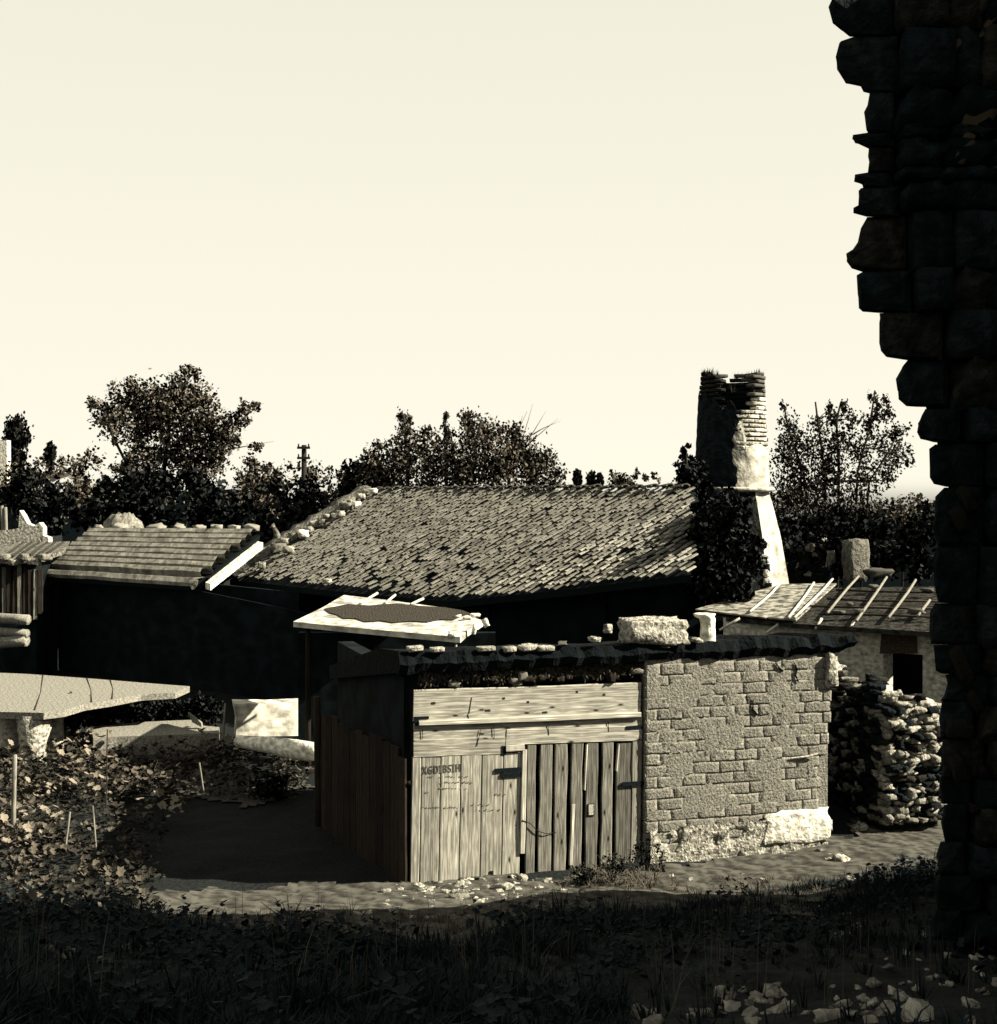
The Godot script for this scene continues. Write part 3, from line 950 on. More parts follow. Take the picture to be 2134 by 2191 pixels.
	for k in 10:                                          # plaster broken away along the corner of the base
		var f := rr(0, 1)
		var p: Vector3 = Vector3(cos(deg_to_rad(62)), 0, sin(deg_to_rad(62))) * lerpf(.66, .83, f) + Vector3(0, lerpf(Y.call(1130), Y.call(1262), f), 0)
		part(t, "plaster_lump", stone_meshes[k], M.black0 if k % 2 else M.white, sized(p, Vector3(rr(.03, .07), rr(.04, .09), .03)))
	# weeds on the rim
	var xfs := []
	for k in 26:
		var an := rr(0, TAU)
		xfs.append(Transform3D(Basis(Vector3.UP, rr(0, 6)).scaled(Vector3.ONE * rr(.5, 1.1)), Vector3(cos(an) * .4, ytop - .07 - (.25 if sin(an) > .3 and absf(cos(an)) < .55 else 0.0), sin(an) * .4)))
	multi(t, "rim_weeds", tuft_mesh(5, 9, .12, .09, .008), M.weed, xfs)

# ---------------------------------------------------------------- grey house at right with the batten roof
func build_grey_house():
	rng.seed = 21
	var a := at(1548, 1318, 18.9); var b := at(2130, 1340, 16.6)
	var t := thing("grey_house", "small grey plastered house with a dark doorway under a half stripped roof", "house", Vector3(a.x, 0, a.z))
	var dirw := Vector3(b.x - a.x, 0, b.z - a.z).normalized()
	var nrm := Vector3(-dirw.z, 0, dirw.x)
	if nrm.z < 0: nrm = -nrm
	var wp := func(px: float, py: float) -> Vector3: return on_plane(px, py, a, nrm)
	var wall_piece := func(st: SurfaceTool, x0: float, x1: float, y0: float, y1: float):
		var p0: Vector3 = wp.call(x0, 1340); var p1: Vector3 = wp.call(x1, 1340)
		p0.y = 0; p1.y = 0
		var bk := -nrm * .3
		hexa(st, [p0 + Vector3(0, y0, 0), p1 + Vector3(0, y0, 0), p1 + bk + Vector3(0, y0, 0), p0 + bk + Vector3(0, y0, 0)], [p0 + Vector3(0, y1, 0), p1 + Vector3(0, y1, 0), p1 + bk + Vector3(0, y1, 0), p0 + bk + Vector3(0, y1, 0)])
	var top: float = a.y - .02
	var st := new_st()
	wall_piece.call(st, 1548, 1890, -.2, top)
	wall_piece.call(st, 1890, 1975, wp.call(1930, 1398).y, top)
	wall_piece.call(st, 1975, 2130, -.2, top)
	wpart(t, "wall", done(st), M.grey_plaster)
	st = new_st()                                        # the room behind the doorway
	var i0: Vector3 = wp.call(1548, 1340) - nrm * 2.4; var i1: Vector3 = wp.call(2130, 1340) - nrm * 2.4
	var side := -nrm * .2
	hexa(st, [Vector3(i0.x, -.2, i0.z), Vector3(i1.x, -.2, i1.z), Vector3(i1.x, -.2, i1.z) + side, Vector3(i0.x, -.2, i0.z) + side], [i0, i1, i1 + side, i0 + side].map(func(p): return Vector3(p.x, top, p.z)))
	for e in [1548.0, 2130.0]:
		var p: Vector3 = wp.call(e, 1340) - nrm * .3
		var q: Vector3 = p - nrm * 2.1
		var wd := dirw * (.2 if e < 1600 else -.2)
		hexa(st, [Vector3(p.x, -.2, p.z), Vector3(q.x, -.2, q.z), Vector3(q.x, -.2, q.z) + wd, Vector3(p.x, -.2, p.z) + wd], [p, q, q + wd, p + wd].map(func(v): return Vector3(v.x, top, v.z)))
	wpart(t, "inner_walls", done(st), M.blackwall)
	st = new_st()                                        # reddish patch over the door
	var u0: Vector3 = wp.call(1888, 1352) + nrm * .02; var u1: Vector3 = wp.call(1962, 1352) + nrm * .02; var u2: Vector3 = wp.call(1964, 1398) + nrm * .02; var u3: Vector3 = wp.call(1884, 1398) + nrm * .02
	slab(st, [u0, u1, u2, u3], -nrm * .05)
	wpart(t, "lintel", done(st), M.brown)
	# roof plane
	var r0 := at(1490, 1306, 19.3); var r1 := at(1672, 1250, 20.9); var r2 := at(2100, 1243, 18.6); var r3 := at(2100, 1346, 16.3)
	var up := (r1 - r0).cross(r3 - r0).normalized()
	if up.y < 0: up = -up
	var rp := func(px: float, py: float) -> Vector3: return on_plane(px, py, r0, up)
	st = new_st()
	slab(st, [rp.call(1498, 1307), rp.call(1674, 1252), rp.call(2100, 1246), rp.call(2100, 1350), rp.call(1704, 1326)].map(func(p): return p - up * .05), Vector3(0, -.06, 0))
	wpart(t, "roof_boards", done(st), M.tin_dark)
	var sheets := [[[1488, 1305], [1548, 1287], [1592, 1317], [1560, 1313]], [[1548, 1287], [1668, 1251], [1740, 1250], [1640, 1322], [1592, 1317]], [[1742, 1250], [1790, 1248], [1704, 1327], [1643, 1322]]]
	for s in sheets:
		st = new_st()
		slab(st, s.map(func(q): return rp.call(q[0], q[1]) + up * rr(.0, .012)), -up * .02)
		wpart(t, "roof_sheet", done(st), M.tin)
	for s in [[1668, 1256, 1608, 1312], [1742, 1252, 1690, 1324], [1782, 1244, 1704, 1324], [1838, 1238, 1774, 1314], [1898, 1240, 1836, 1330], [1960, 1246, 1904, 1324], [1990, 1290, 1966, 1322]]:
		var p: Vector3 = rp.call(s[0], s[1]) + up * .035; var q: Vector3 = rp.call(s[2], s[3]) + up * .035
		wpart(t, "batten", rod(p, q + (q - p) * .04, .018, .02, .006), M.pale_wood if s[0] < 1800 else M.stick)
	for s in [[1264, 1790, 2010], [1283, 1770, 2010], [1298, 1720, 2010], [1316, 1760, 2000]]:
		wpart(t, "lath", rod(rp.call(s[1], s[0]) + up * .012, rp.call(s[2], s[0] + 6) + up * .012, .016, .014, .01, 5), M.stick_dark if s[0] in [1264, 1316] else M.brown)
	for s in [[1795, 1318, 9], [1838, 1316, 10], [1868, 1262, 9], [1960, 1316, 11], [1985, 1270, 9], [1820, 1300, 7]]:
		var p: Vector3 = rp.call(s[0], s[1]) + up * .05
		solo("roof_stone", "dull flat stone lying among the bare battens of the grey house roof", "stone", stone_meshes[rng.randi() % 10], M.clay3, sized(p, Vector3(s[2] * 1.6, s[2] * .5, s[2]) * 17.5 / F, Vector3(0, rr(0, 3), 0)), "stones on the grey house roof")
	for s in [[1596, 1322, 1564, 1345], [1683, 1330, 1664, 1350], [1770, 1322, 1768, 1342], [1838, 1328, 1840, 1345]]:
		wpart(t, "rafter_end", rod(wp.call(s[0], s[1]) + nrm * .15, wp.call(s[2], s[3]) + nrm * .3, .02, .016, .01), M.pale_wood)

# ---------------------------------------------------------------- the shed
var C0 := Vector3.ZERO
var S_YAW := deg_to_rad(17.0)
func build_shed():
	rng.seed = 55
	C0 = at(878, 1897, 13.2)
	C0.y = 0.0
	var nrm := Vector3(sin(S_YAW), 0, cos(S_YAW))
	var sh := thing("mud_brick_shed", "mud brick shed with a weathered plank double door and flat earth roof", "shed", C0, S_YAW)
	var inv := sh.transform.affine_inverse()
	var L := func(px: float, py: float, z := 0.0) -> Vector3: return inv * on_plane(px, py, C0 + nrm * z, nrm)
	var x1: float = L.call(1378, 1600).x
	var x2: float = L.call(1792, 1420).x
	var ytop := 2.04
	# walls
	var st := new_st()
	box(st, Vector3(x1 + .012, -.3, -.32), Vector3(x2 - .24, ytop, .0030))
	box(st, Vector3(x2 - .241, -.3, -.32), Vector3(x2 - .08, ytop, -.05))
	part(sh, "mortar_wall", done(st), M.mortar)
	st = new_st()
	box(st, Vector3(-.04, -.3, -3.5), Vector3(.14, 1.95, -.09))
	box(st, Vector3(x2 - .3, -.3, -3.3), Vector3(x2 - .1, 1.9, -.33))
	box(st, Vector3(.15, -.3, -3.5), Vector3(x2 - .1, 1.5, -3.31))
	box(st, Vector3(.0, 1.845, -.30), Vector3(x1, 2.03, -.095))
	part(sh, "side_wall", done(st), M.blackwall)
	# mud bricks: one mesh each, eroded at the right end
	var ch := .112
	var rows := int(ytop / ch) + 1
	for r in rows:
		var y := r * ch + ch / 2 - .02
		if y > ytop - .01: break
		var py_here := 1060 + (CAM.y - y) * F / 14.2
		var right: float = x2 - .02
		# broken outline of the end as in the photo
		var k := clampf((ytop - y) / ytop, 0, 1)
		right -= .05 + .16 * smoothstep(.28, .72, k) * (1.0 - smoothstep(.8, .88, k)) + rr(-.02, .05)
		var x: float = x1 + .015 - (.14 if r % 2 else 0.0)
		while x < right - .04:
			var w := rr(.25, .31)
			var lo: float = maxf(x, x1 + .012)
			var hi: float = minf(x + w - .012, right)
			if hi - lo > .06:
				part(sh, "brick", adobe_meshes[rng.randi() % 6], M["mud%d" % (rng.randi() % 6)], sized(Vector3((lo + hi) / 2, y + rr(-.004, .004), -.0615 + rr(-.002, .0015)), Vector3((hi - lo) / 2 * 1.03, ch / 2 * 1.03, .068), Vector3(rr(-.02, .02), rr(-.008, .008), rr(-.02, .02))))
			x += w
	# smeared mud render filling joints over part of the face
	var smear := func(zoff: float, thresh: float, sdd: int, ylo: float, yhi: float, xlo: float, xhi: float, gap: float, amp: float) -> ArrayMesh:
		var nz := FastNoiseLite.new()
		nz.seed = sdd; nz.frequency = 2.3; nz.fractal_octaves = 4
		var s2 := new_st(true)
		var g := .035
		var P := func(i: int, j: int) -> Vector3:
			var xx := xlo + i * g; var yy := ylo + j * g
			var h: float = nz.get_noise_2d(xx, yy) - thresh
			return Vector3(xx, yy, zoff + clampf(h * .25, -.08, .02) * gap + nz.get_noise_2d(xx * 6, yy * 6) * amp)
		for i in int((xhi - xlo) / g):
			for j in int((yhi - ylo) / g):
				var p0: Vector3 = P.call(i, j)
				var p2: Vector3 = P.call(i + 1, j + 1)
				if p0.z < zoff - .035 and p2.z < zoff - .035: continue
				quad(s2, p0, P.call(i + 1, j), p2, P.call(i, j + 1), Vector3(0, 0, 1))
		return done(s2)
	part(sh, "mud_render", smear.call(.002, -.02, 9, .5, 2.0, x1 + .03, x2 - .26, .30, .006), M.mortar)
	# limewash skirt along the foot, thicker to the left
	part(sh, "limewash_skirt", smear.call(.014, -.34, 4, -.12, .38, x1 + .06, x2 - .2, .8, .016), M.lime)
	var b0: Vector3 = L.call(1632, 1742); var b1: Vector3 = L.call(1772, 1790)
	part(sh, "white_block", stone(7, 6, .72, .22), M.white, sized(Vector3((b0.x + b1.x) / 2, (b0.y + b1.y) / 2, -.03), Vector3((b1.x - b0.x) / 2 * 1.03, (b0.y - b1.y) / 2 * 1.2, .075)))
	part(sh, "corner_stone", stone_meshes[2], M.lime, sized(L.call(1783, 1430) + Vector3(-.03, 0, .0), Vector3(.07, .17, .07)))
	# shadow-dark splits in the render
	for s in [[[1700, 1418], [1706, 1432], [1702, 1446], [1710, 1460]], [[1660, 1418], [1668, 1430], [1676, 1436]], [[1612, 1496], [1611, 1518], [1622, 1530]]]:
		st = new_st()
		var pts := []
		for q in s: pts.append(L.call(q[0], q[1], .016))
		tube(st, pts, [.006, .012, .009, .005], 4)
		part(sh, "crack", done(st), M.void)
	st = new_st()
	tube(st, [L.call(1692, 1622, .02), L.call(1730, 1618, .03), L.call(1752, 1612, .05)], [.006, .014, .012], 5)
	part(sh, "wall_peg", done(st), M.pale_wood)
	# earth roof: falls away to the back, ragged front edge
	st = new_st()
	var n := 60
	var rws := []
	for k in n + 1:
		var f := float(k) / n
		var x := lerpf(-.12, x2 + .16, f)
		var over := (.07 if x < x1 else .045) + rr(-.02, .02) + (.06 if f > .97 else 0.0)
		var tp := 2.2 + rr(-.012, .018) + (.03 if (x > 3.4 and int(x * 7) % 2 == 0) else 0.0)
		var lowb := lerpf(2.0, 2.035, smoothstep(0, .6, f)) + rr(-.022, .02) + .06 * smoothstep(.95, 1.0, f)
		rws.append([Vector3(x, lowb, -.1), Vector3(x, lowb, over - .03), Vector3(x, lerpf(lowb, tp, .45), over + rr(0, .03)), Vector3(x, tp, over - .05), Vector3(x, tp - .06, -.8), Vector3(x, 1.66, -3.6), Vector3(x, 1.5, -3.6)])
	for k in n:
		for s in 6: quad(st, rws[k][s], rws[k + 1][s], rws[k + 1][s + 1], rws[k][s + 1], [Vector3(0, -1, 0), Vector3(0, -.2, 1), Vector3(0, .3, 1), Vector3(0, 1, .1), Vector3(0, 1, 0), Vector3(0, 0, -1)][s])
		quad(st, rws[k][0], rws[k + 1][0], rws[k + 1][6], rws[k][6], Vector3(0, -1, 0))
	for e in [0, n]:
		for s in range(1, 6): tri(st, rws[e][0], rws[e][s], rws[e][s + 1], Vector3(-1 if e == 0 else 1, 0, 0))
	part(sh, "earth_roof", done(st), M.earthroof)
	# straw packed between the roof and the boards
	var xfs := []
	for k in 300:
		xfs.append(Transform3D(Basis.from_euler(Vector3(rr(1.5, 3.0), rr(-.5, .5), rr(-.5, .5))).scaled(Vector3.ONE * rr(.5, 1.1)), Vector3(rr(.1, x1), rr(1.92, 2.02), rr(-.09, -.05))))
	multi(sh, "straw_packing", tuft_mesh(3, 8, .11, .07, .006), M.straw_dark, xfs)
	for k in 16:
		part(sh, "packing_stone", stone_meshes[rng.randi() % 10], M["slat%d" % (k % 6)] if k % 3 == 0 else M.brown_and_shade, sized(Vector3(rr(.25, x1), rr(1.87, 1.94), rr(-.06, -.02)), Vector3(rr(.03, .07), rr(.025, .05), .04)))

	# ---- the door
	st = new_st()
	for yy in [.25, 1.05]: box(st, Vector3(.05, yy, -.09), Vector3(x1 - .05, yy + .09, -.055))
	box(st, Vector3(.02, 0, -.12), Vector3(.09, 1.85, -.052))
	box(st, Vector3(x1 - .08, 0, -.12), Vector3(x1 - .01, 1.85, -.052))
	var door := part(sh, "door", done(st), M.fence2)
	var vboard := func(x0: float, xx1: float, y0: float, y1: float, called: String, m: Material, z: float, wob: float, t := .025):
		var a: Vector3 = L.call((x0 + xx1) / 2 - 5, y1, z); var b: Vector3 = L.call((x0 + xx1) / 2 + 5 - 5, y0, z)
		var w: float = L.call(xx1, (y0 + y1) / 2, z).x - L.call(x0, (y0 + y1) / 2, z).x
		var up: Vector3 = (b - a).normalized()
		var bs := Basis(up.cross(Vector3(0, 0, 1)).normalized(), up, Vector3(0, 0, 1))
		part(door, called, plank(a.distance_to(b), w, t, wob), m, Transform3D(bs, a))
	var lx := [882, 902, 943, 986, 1031, 1077, 1116]
	for k in 6: vboard.call(lx[k], lx[k + 1] - 1.5, 1622 - k * 1.8 + rr(-2, 1), 1897 - k * 2.5 + rr(-3, 3), "board", M["door%d" % ([3, 1, 2, 0, 3, 5][k])], -.05, .0012)
	var rx := [[1127, 1147], [1155, 1181], [1187, 1214], [1223, 1246], [1255, 1280], [1288, 1312], [1318, 1350], [1352, 1373]]
	for k in 8: vboard.call(rx[k][0], rx[k][1], 1591 + rr(-2, 2) - k * .6, 1880 - k * 1.6 + rr(-6, 2), "slat", M["slat%d" % ([0, 3, 1, 4, 2, 1, 5, 3][k])] if k != 7 else M.door4, -.052 if k != 6 else -.058, .007)
	vboard.call(1116.5, 1127, 1604, 1826, "batten", M.pale_wood, -.03, .001)
	vboard.call(1222, 1229, 1720, 1850, "split_edge", M.pale_wood, -.046, .003)
	vboard.call(1253, 1257, 1592, 1690, "split_edge", M.pale_wood, -.046, .002)
	vboard.call(1321, 1325, 1592, 1650, "split_edge", M.pale_wood, -.046, .002)
	var hboard := func(ax: float, ay: float, bx: float, by: float, hpx: float, called: String, m: Material, z: float, wob: float, t := .028):
		var a: Vector3 = L.call(ax, ay, z); var b: Vector3 = L.call(bx, by, z)
		var along: Vector3 = (b - a).normalized()
		var h := hpx * 13.5 / F
		part(door, called, plank(a.distance_to(b), h, t, wob), m, Transform3D(Basis(Vector3(0, 0, 1).cross(along).normalized() * -1.0, along, Vector3(0, 0, 1)), a))
	hboard.call(885, 1509, 1370, 1492, 66, "top_board", M.door2, -.05, .004)
	hboard.call(884, 1568, 1372, 1551, 40, "top_board", M.door5, -.054, .003)
	hboard.call(884, 1601, 1082, 1594, 38, "top_board", M.door0, -.05, .003)
	hboard.call(1082, 1577, 1371, 1568, 34, "top_board", M.door2, -.048, .003)
	hboard.call(896, 1547, 1371, 1529, 11, "rail_pole", M.pale_wood, -.02, .003, .03)
	hboard.call(1082, 1602, 1122, 1599, 14, "catch_block", M.pale_wood, -.024, .001, .02)
	var iron := func(x0: float, y0: float, xx1: float, y1: float, called: String, z := -.016, m: Material = M.iron):
		var s3 := new_st()
		var a: Vector3 = L.call(x0, y0, z); var b: Vector3 = L.call(xx1, y1, z)
		box(s3, Vector3(minf(a.x, b.x), minf(a.y, b.y), z - .012), Vector3(maxf(a.x, b.x), maxf(a.y, b.y), z + .004))
		part(door, called, done(s3), m)
	iron.call(1340, 1554, 1374, 1559, "hinge"); iron.call(1332, 1674, 1378, 1680, "hinge")
	iron.call(886, 1534, 918, 1538, "hinge"); iron.call(888, 1538, 896, 1552, "hinge")
	iron.call(1060, 1645, 1114, 1650, "latch_bar"); iron.call(1072, 1656, 1116, 1661, "latch_bar")
	iron.call(1258, 1720, 1271, 1746, "lock_plate_edge", -.024); iron.call(1260, 1722, 1270, 1743, "lock_plate", -.017, M.brass)
	iron.call(1048, 1864, 1056, 1880, "hole", -.0235)
	iron.call(1074, 1596, 1083, 1615, "catch_gap", -.0205)
	for s in [[1006, 1545, 1001, 1528], [1021, 1596, 1029, 1560], [1057, 1555, 1058, 1580], [1173, 1550, 1175, 1573], [1302, 1545, 1303, 1566], [904, 1560, 905, 1582], [1004, 1527, 1010, 1492]]:
		st = new_st()
		tube(st, [L.call(s[0], s[1], -.0185), L.call(s[2], s[3], -.0185)], [.004, .003], 4)
		part(door, "nail_strap", done(st), M.stick_dark)
	for s in [[928, 1504, 9], [1044, 1520, 13], [1078, 1494, 7], [1130, 1502, 6], [1293, 1486, 6], [1166, 1524, 12], [1235, 1480, 5]]:
		part(door, "knot", stone_meshes[3], M.stick_dark, sized(L.call(s[0], s[1], -.022), Vector3(s[2] * .5, 2.2, 1) * 13.4 / F))
	st = new_st()
	tube(st, [L.call(1118, 1755, .0), L.call(1135, 1762, -.01), L.call(1150, 1778, -.01), L.call(1170, 1784, -.01), L.call(1190, 1781, -.02)], [.004], 5)
	part(door, "wire", done(st), M.iron)
	# stencilled words on the left leaf
	var tm := TextMesh.new()
	tm.text = "XGDIBSIH"
	var sf := SystemFont.new()
	sf.font_names = PackedStringArray(["Droid Sans"])
	sf.font_weight = 700
	tm.font = sf
	tm.font_size = 32
	tm.depth = .002
	tm.pixel_size = .0026
	tm.curve_step = 2.0
	var bb := tm.get_aabb()
	var wl: Vector3 = L.call(904, 1648, -.024); var wr: Vector3 = L.call(985, 1645, -.024)
	var sx := (wr.x - wl.x) / bb.size.x
	var sy: float = (17.0 * 13.3 / F) / bb.size.y
	part(door, "stencil_lettering", tm, M.ink, Transform3D(Basis(Vector3(0, 0, 1), .012) * Basis.from_scale(Vector3(sx, sy, 1)), Vector3((wl.x + wr.x) / 2, wl.y, wl.z + .0012) - Vector3(bb.get_center().x * sx, bb.get_center().y * sy, 0)))
	st = new_st()                                        # worn rows of print too faint to read
	for row in [[940, 1010, 1662], [945, 1010, 1674], [942, 1008, 1687], [1012, 1050, 1722], [1020, 1070, 1733], [905, 985, 1728], [910, 925, 1662], [912, 920, 1695], [1050, 1080, 1700]]:
		var x: float = row[0]
		while x < row[1]:
			var w := rr(2.0, 5.5)
			if rng.randf() < .75:
				var p: Vector3 = L.call(x, row[2] + rr(-1, 1), -.024)
				var hw := w * 13.3 / F / 2; var hh := rr(.8, 2.2) * 13.3 / F
				quad(st, p + Vector3(-hw, -hh, .003), p + Vector3(hw, -hh * rr(.4, 1), .003), p + Vector3(hw, hh, .003), p + Vector3(-hw, hh * rr(.4, 1), .003), Vector3(0, 0, 1))
			x += w + rr(1, 3)
	part(door, "worn_print", done(st), M.ink_faint)

	# ---- things lying on the shed roof (world space)
	var on_roof := func(px: float, py: float) -> Vector3:
		return on_plane(px, py, C0 + nrm * .02, nrm)
	for s in [[888, 1388, 17, 6, "shard of pale brick at the left end of the shed roof edge"], [936, 1390, 15, 5, "hollow pale brick near the left end of the shed roof edge"], [1040, 1388, 20, 5, "flat pale brick on the shed roof edge above the door"], [1090, 1389, 14, 6, "small pale brick right of the flat one on the shed roof edge"], [1130, 1386, 20, 8, "lumpy pale stone in the middle of the roof edge row"], [1166, 1387, 20, 6, "longest pale slab at the right end of the roof edge row"]]:
		solo("roof_brick", s[4], "brick", brick_meshes[rng.randi() % 8] if s[3] < 8 else stone_meshes[5], M["rock%d" % ([1, 3, 5][rng.randi() % 3])], sized(on_roof.call(s[0], s[1]), Vector3(s[2], s[3], 14) * 13.3 / F, Vector3(0, S_YAW + rr(-.1, .1), rr(-.05, .05))), "bricks along the shed roof edge")
	for s in [[1300, 1346, 12, 10, "pointed white stone chip standing on the shed roof beside the block"], [1272, 1368, 13, 6, "curved pale shard lying low on the shed roof"], [1204, 1376, 10, 2, "thin dark sliver on the shed roof edge"], [1420, 1384, 14, 3, "flat brown chip below the pale block"], [1492, 1370, 12, 4, "small white chip between the block and the pot"]]:
		solo("roof_shard", s[4], "stone", stone_meshes[rng.randi() % 10], M.lime if s[3] > 3 else M.clay3, sized(on_roof.call(s[0], s[1]), Vector3(s[2], s[3], 9) * 13.9 / F, Vector3(0, rr(0, 3), rr(-.4, .4))))
	var blk := stone(15, 7, .8, .28)
	solo("stone_block", "large pale rough stone block lying on the shed roof", "stone", blk, M.lime, sized(on_roof.call(1400, 1352) + Vector3(0, .0, -.12), Vector3(67, 27, 40) * 14.1 / F, Vector3(0, S_YAW, -.02)))
	st = new_st(true)                                    # clay chimney pot
	var pc: Vector3 = on_roof.call(1526, 1374) - nrm * .12
	var prof := [[.08, -.02], [.078, .08], [.074, .17], [.078, .22], [.10, .25], [.115, .275], [.09, .28], [.06, .25], [.055, .1]]
	for k in 18:
		var a0 := TAU * k / 18; var a1 := TAU * (k + 1) / 18
		for s in prof.size() - 1:
			var g := func(an: float, q: Array): return pc + Vector3(cos(an) * q[0] - (.035 if q[1] > .24 else 0.0), q[1], sin(an) * q[0])
			quad(st, g.call(a0, prof[s]), g.call(a1, prof[s]), g.call(a1, prof[s + 1]), g.call(a0, prof[s + 1]), Vector3(cos(a0), .2, sin(a0)) * (1.0 if s < 6 else -1.0))
	solo("chimney_pot", "white clay chimney pot with a flared lip on the shed roof", "chimney pot", done(st), M.white)

func build_fence():
	rng.seed = 8
	var p0 := at(872, 1896, 13.22); p0.y = 0
	var p1 := at(690, 1790, 15.5); p1.y = 0
	var t := thing("plank_fence", "dark fence of close upright planks running back from the door corner", "fence", p0)
	var n := 13
	var dirf := (p1 - p0).normalized()
	var out := Vector3(dirf.z, 0, -dirf.x)
	if out.x > 0: out = -out
	var b := Basis(Vector3.UP.cross(out), Vector3.UP, out)
	for k in n:
		var c := p0.lerp(p1, (k + .5) / n)
		var w := p0.distance_to(p1) / n * rr(.9, .985)
		var h := 1.27 + rr(-.05, .03) - (.08 if k == 0 else 0.0)
		part(t, "plank", plank(h + .1, w, .025, .004), M["fence%d" % (rng.randi() % 6)], Transform3D(b * Basis(Vector3(0, 0, 1), rr(-.012, .012)), c - p0 + Vector3(0, -.1, 0)))
	part(t, "rail", rod(out * -.03 + Vector3(0, .95, 0), p1 - p0 + out * -.03 + Vector3(0, .95, 0), .03, .03), M.fence2)
	part(t, "post", rod(p1 - p0 + Vector3(-.03, -.1, 0), p1 - p0 + Vector3(-.06, 1.45, 0), .045, .04), M.fence3)

func build_rubble_wall():
	rng.seed = 62
	var o := at(1896, 1700, 15.2)
	var t := thing("rubble_wall", "broken dry stone rubble wall standing right of the mud brick shed", "wall", Vector3(o.x, 0, o.z))
	var face := func(a: Vector3, dirv: Vector3, n: Vector3, len: float, y0: float, y1: float, dark: float):
		var y := y0
		while y < y1:
			var h := rr(.05, .085)
			var s := rr(-.05, 0)
			while s < len:
				var w := rr(.06, .15)
				var p := a + dirv * (s + w / 2) + n * rr(-.09, .04)
				p.y = y + h / 2 + rr(-.01, .01)
				var half := Vector3(w / 2 * 1.08, h / 2 * 1.08, .1)
				if p.y < y1 - .1 + .12 * sin(s * 5) :
					var m: Material = rock(rng.randi()) if rng.randf() > dark else M["black%d" % (rng.randi() % 6)]
					wpart(t, "stone", stone_meshes[rng.randi() % 10], m, Transform3D(Basis(dirv, Vector3.UP, dirv.cross(Vector3.UP)) * Basis.from_euler(Vector3(rr(-.3, .3), rr(-.3, .3), rr(-.25, .25))) * Basis.from_scale(half), p))
				s += w
			y += h * .93
	var d1 := Vector3(cos(.35), 0, -sin(.35))
	var n1 := Vector3(sin(.35), 0, cos(.35))
	face.call(o, d1, n1, .80, .1, 1.46, .34)
	var d2 := Vector3(-.1, 0, -1).normalized()
	var n2 := Vector3(-1, 0, .1).normalized()
	face.call(o + d2 * .1, d2, n2, 2.4, .05, 1.62, .68)  # shade of this face put in as a larger share of black stones
	var st := new_st()
	var q := o + d2 * 2.3
	var back := d1 * .75
	hexa(st, [Vector3(o.x, -.2, o.z) - n1 * .1, Vector3(o.x, -.2, o.z) + back - n1 * .1, Vector3(q.x, -.2, q.z) + back, Vector3(q.x, -.2, q.z) + d1 * .1], [Vector3(o.x, 1.3, o.z) - n1 * .1, Vector3(o.x, 1.25, o.z) + back - n1 * .1, Vector3(q.x, 1.3, q.z) + back, Vector3(q.x, 1.45, q.z) + d1 * .1])
	wpart(t, "wall_core", done(st), M.black1)
	for s in [[1925, 1487, 10, 14], [1985, 1512, 20, 8]]:
		solo("capping_stone", "small pale stone perched on top of the rubble wall " + ("nearer the doorway" if s[0] < 1950 else "at its right end"), "stone", stone_meshes[s[2] % 10], M.lime, sized(at(s[0], s[1], 15.5), Vector3(s[2], s[3], 10) * 15.4 / F / 1.3, Vector3(0, 0, .5)))

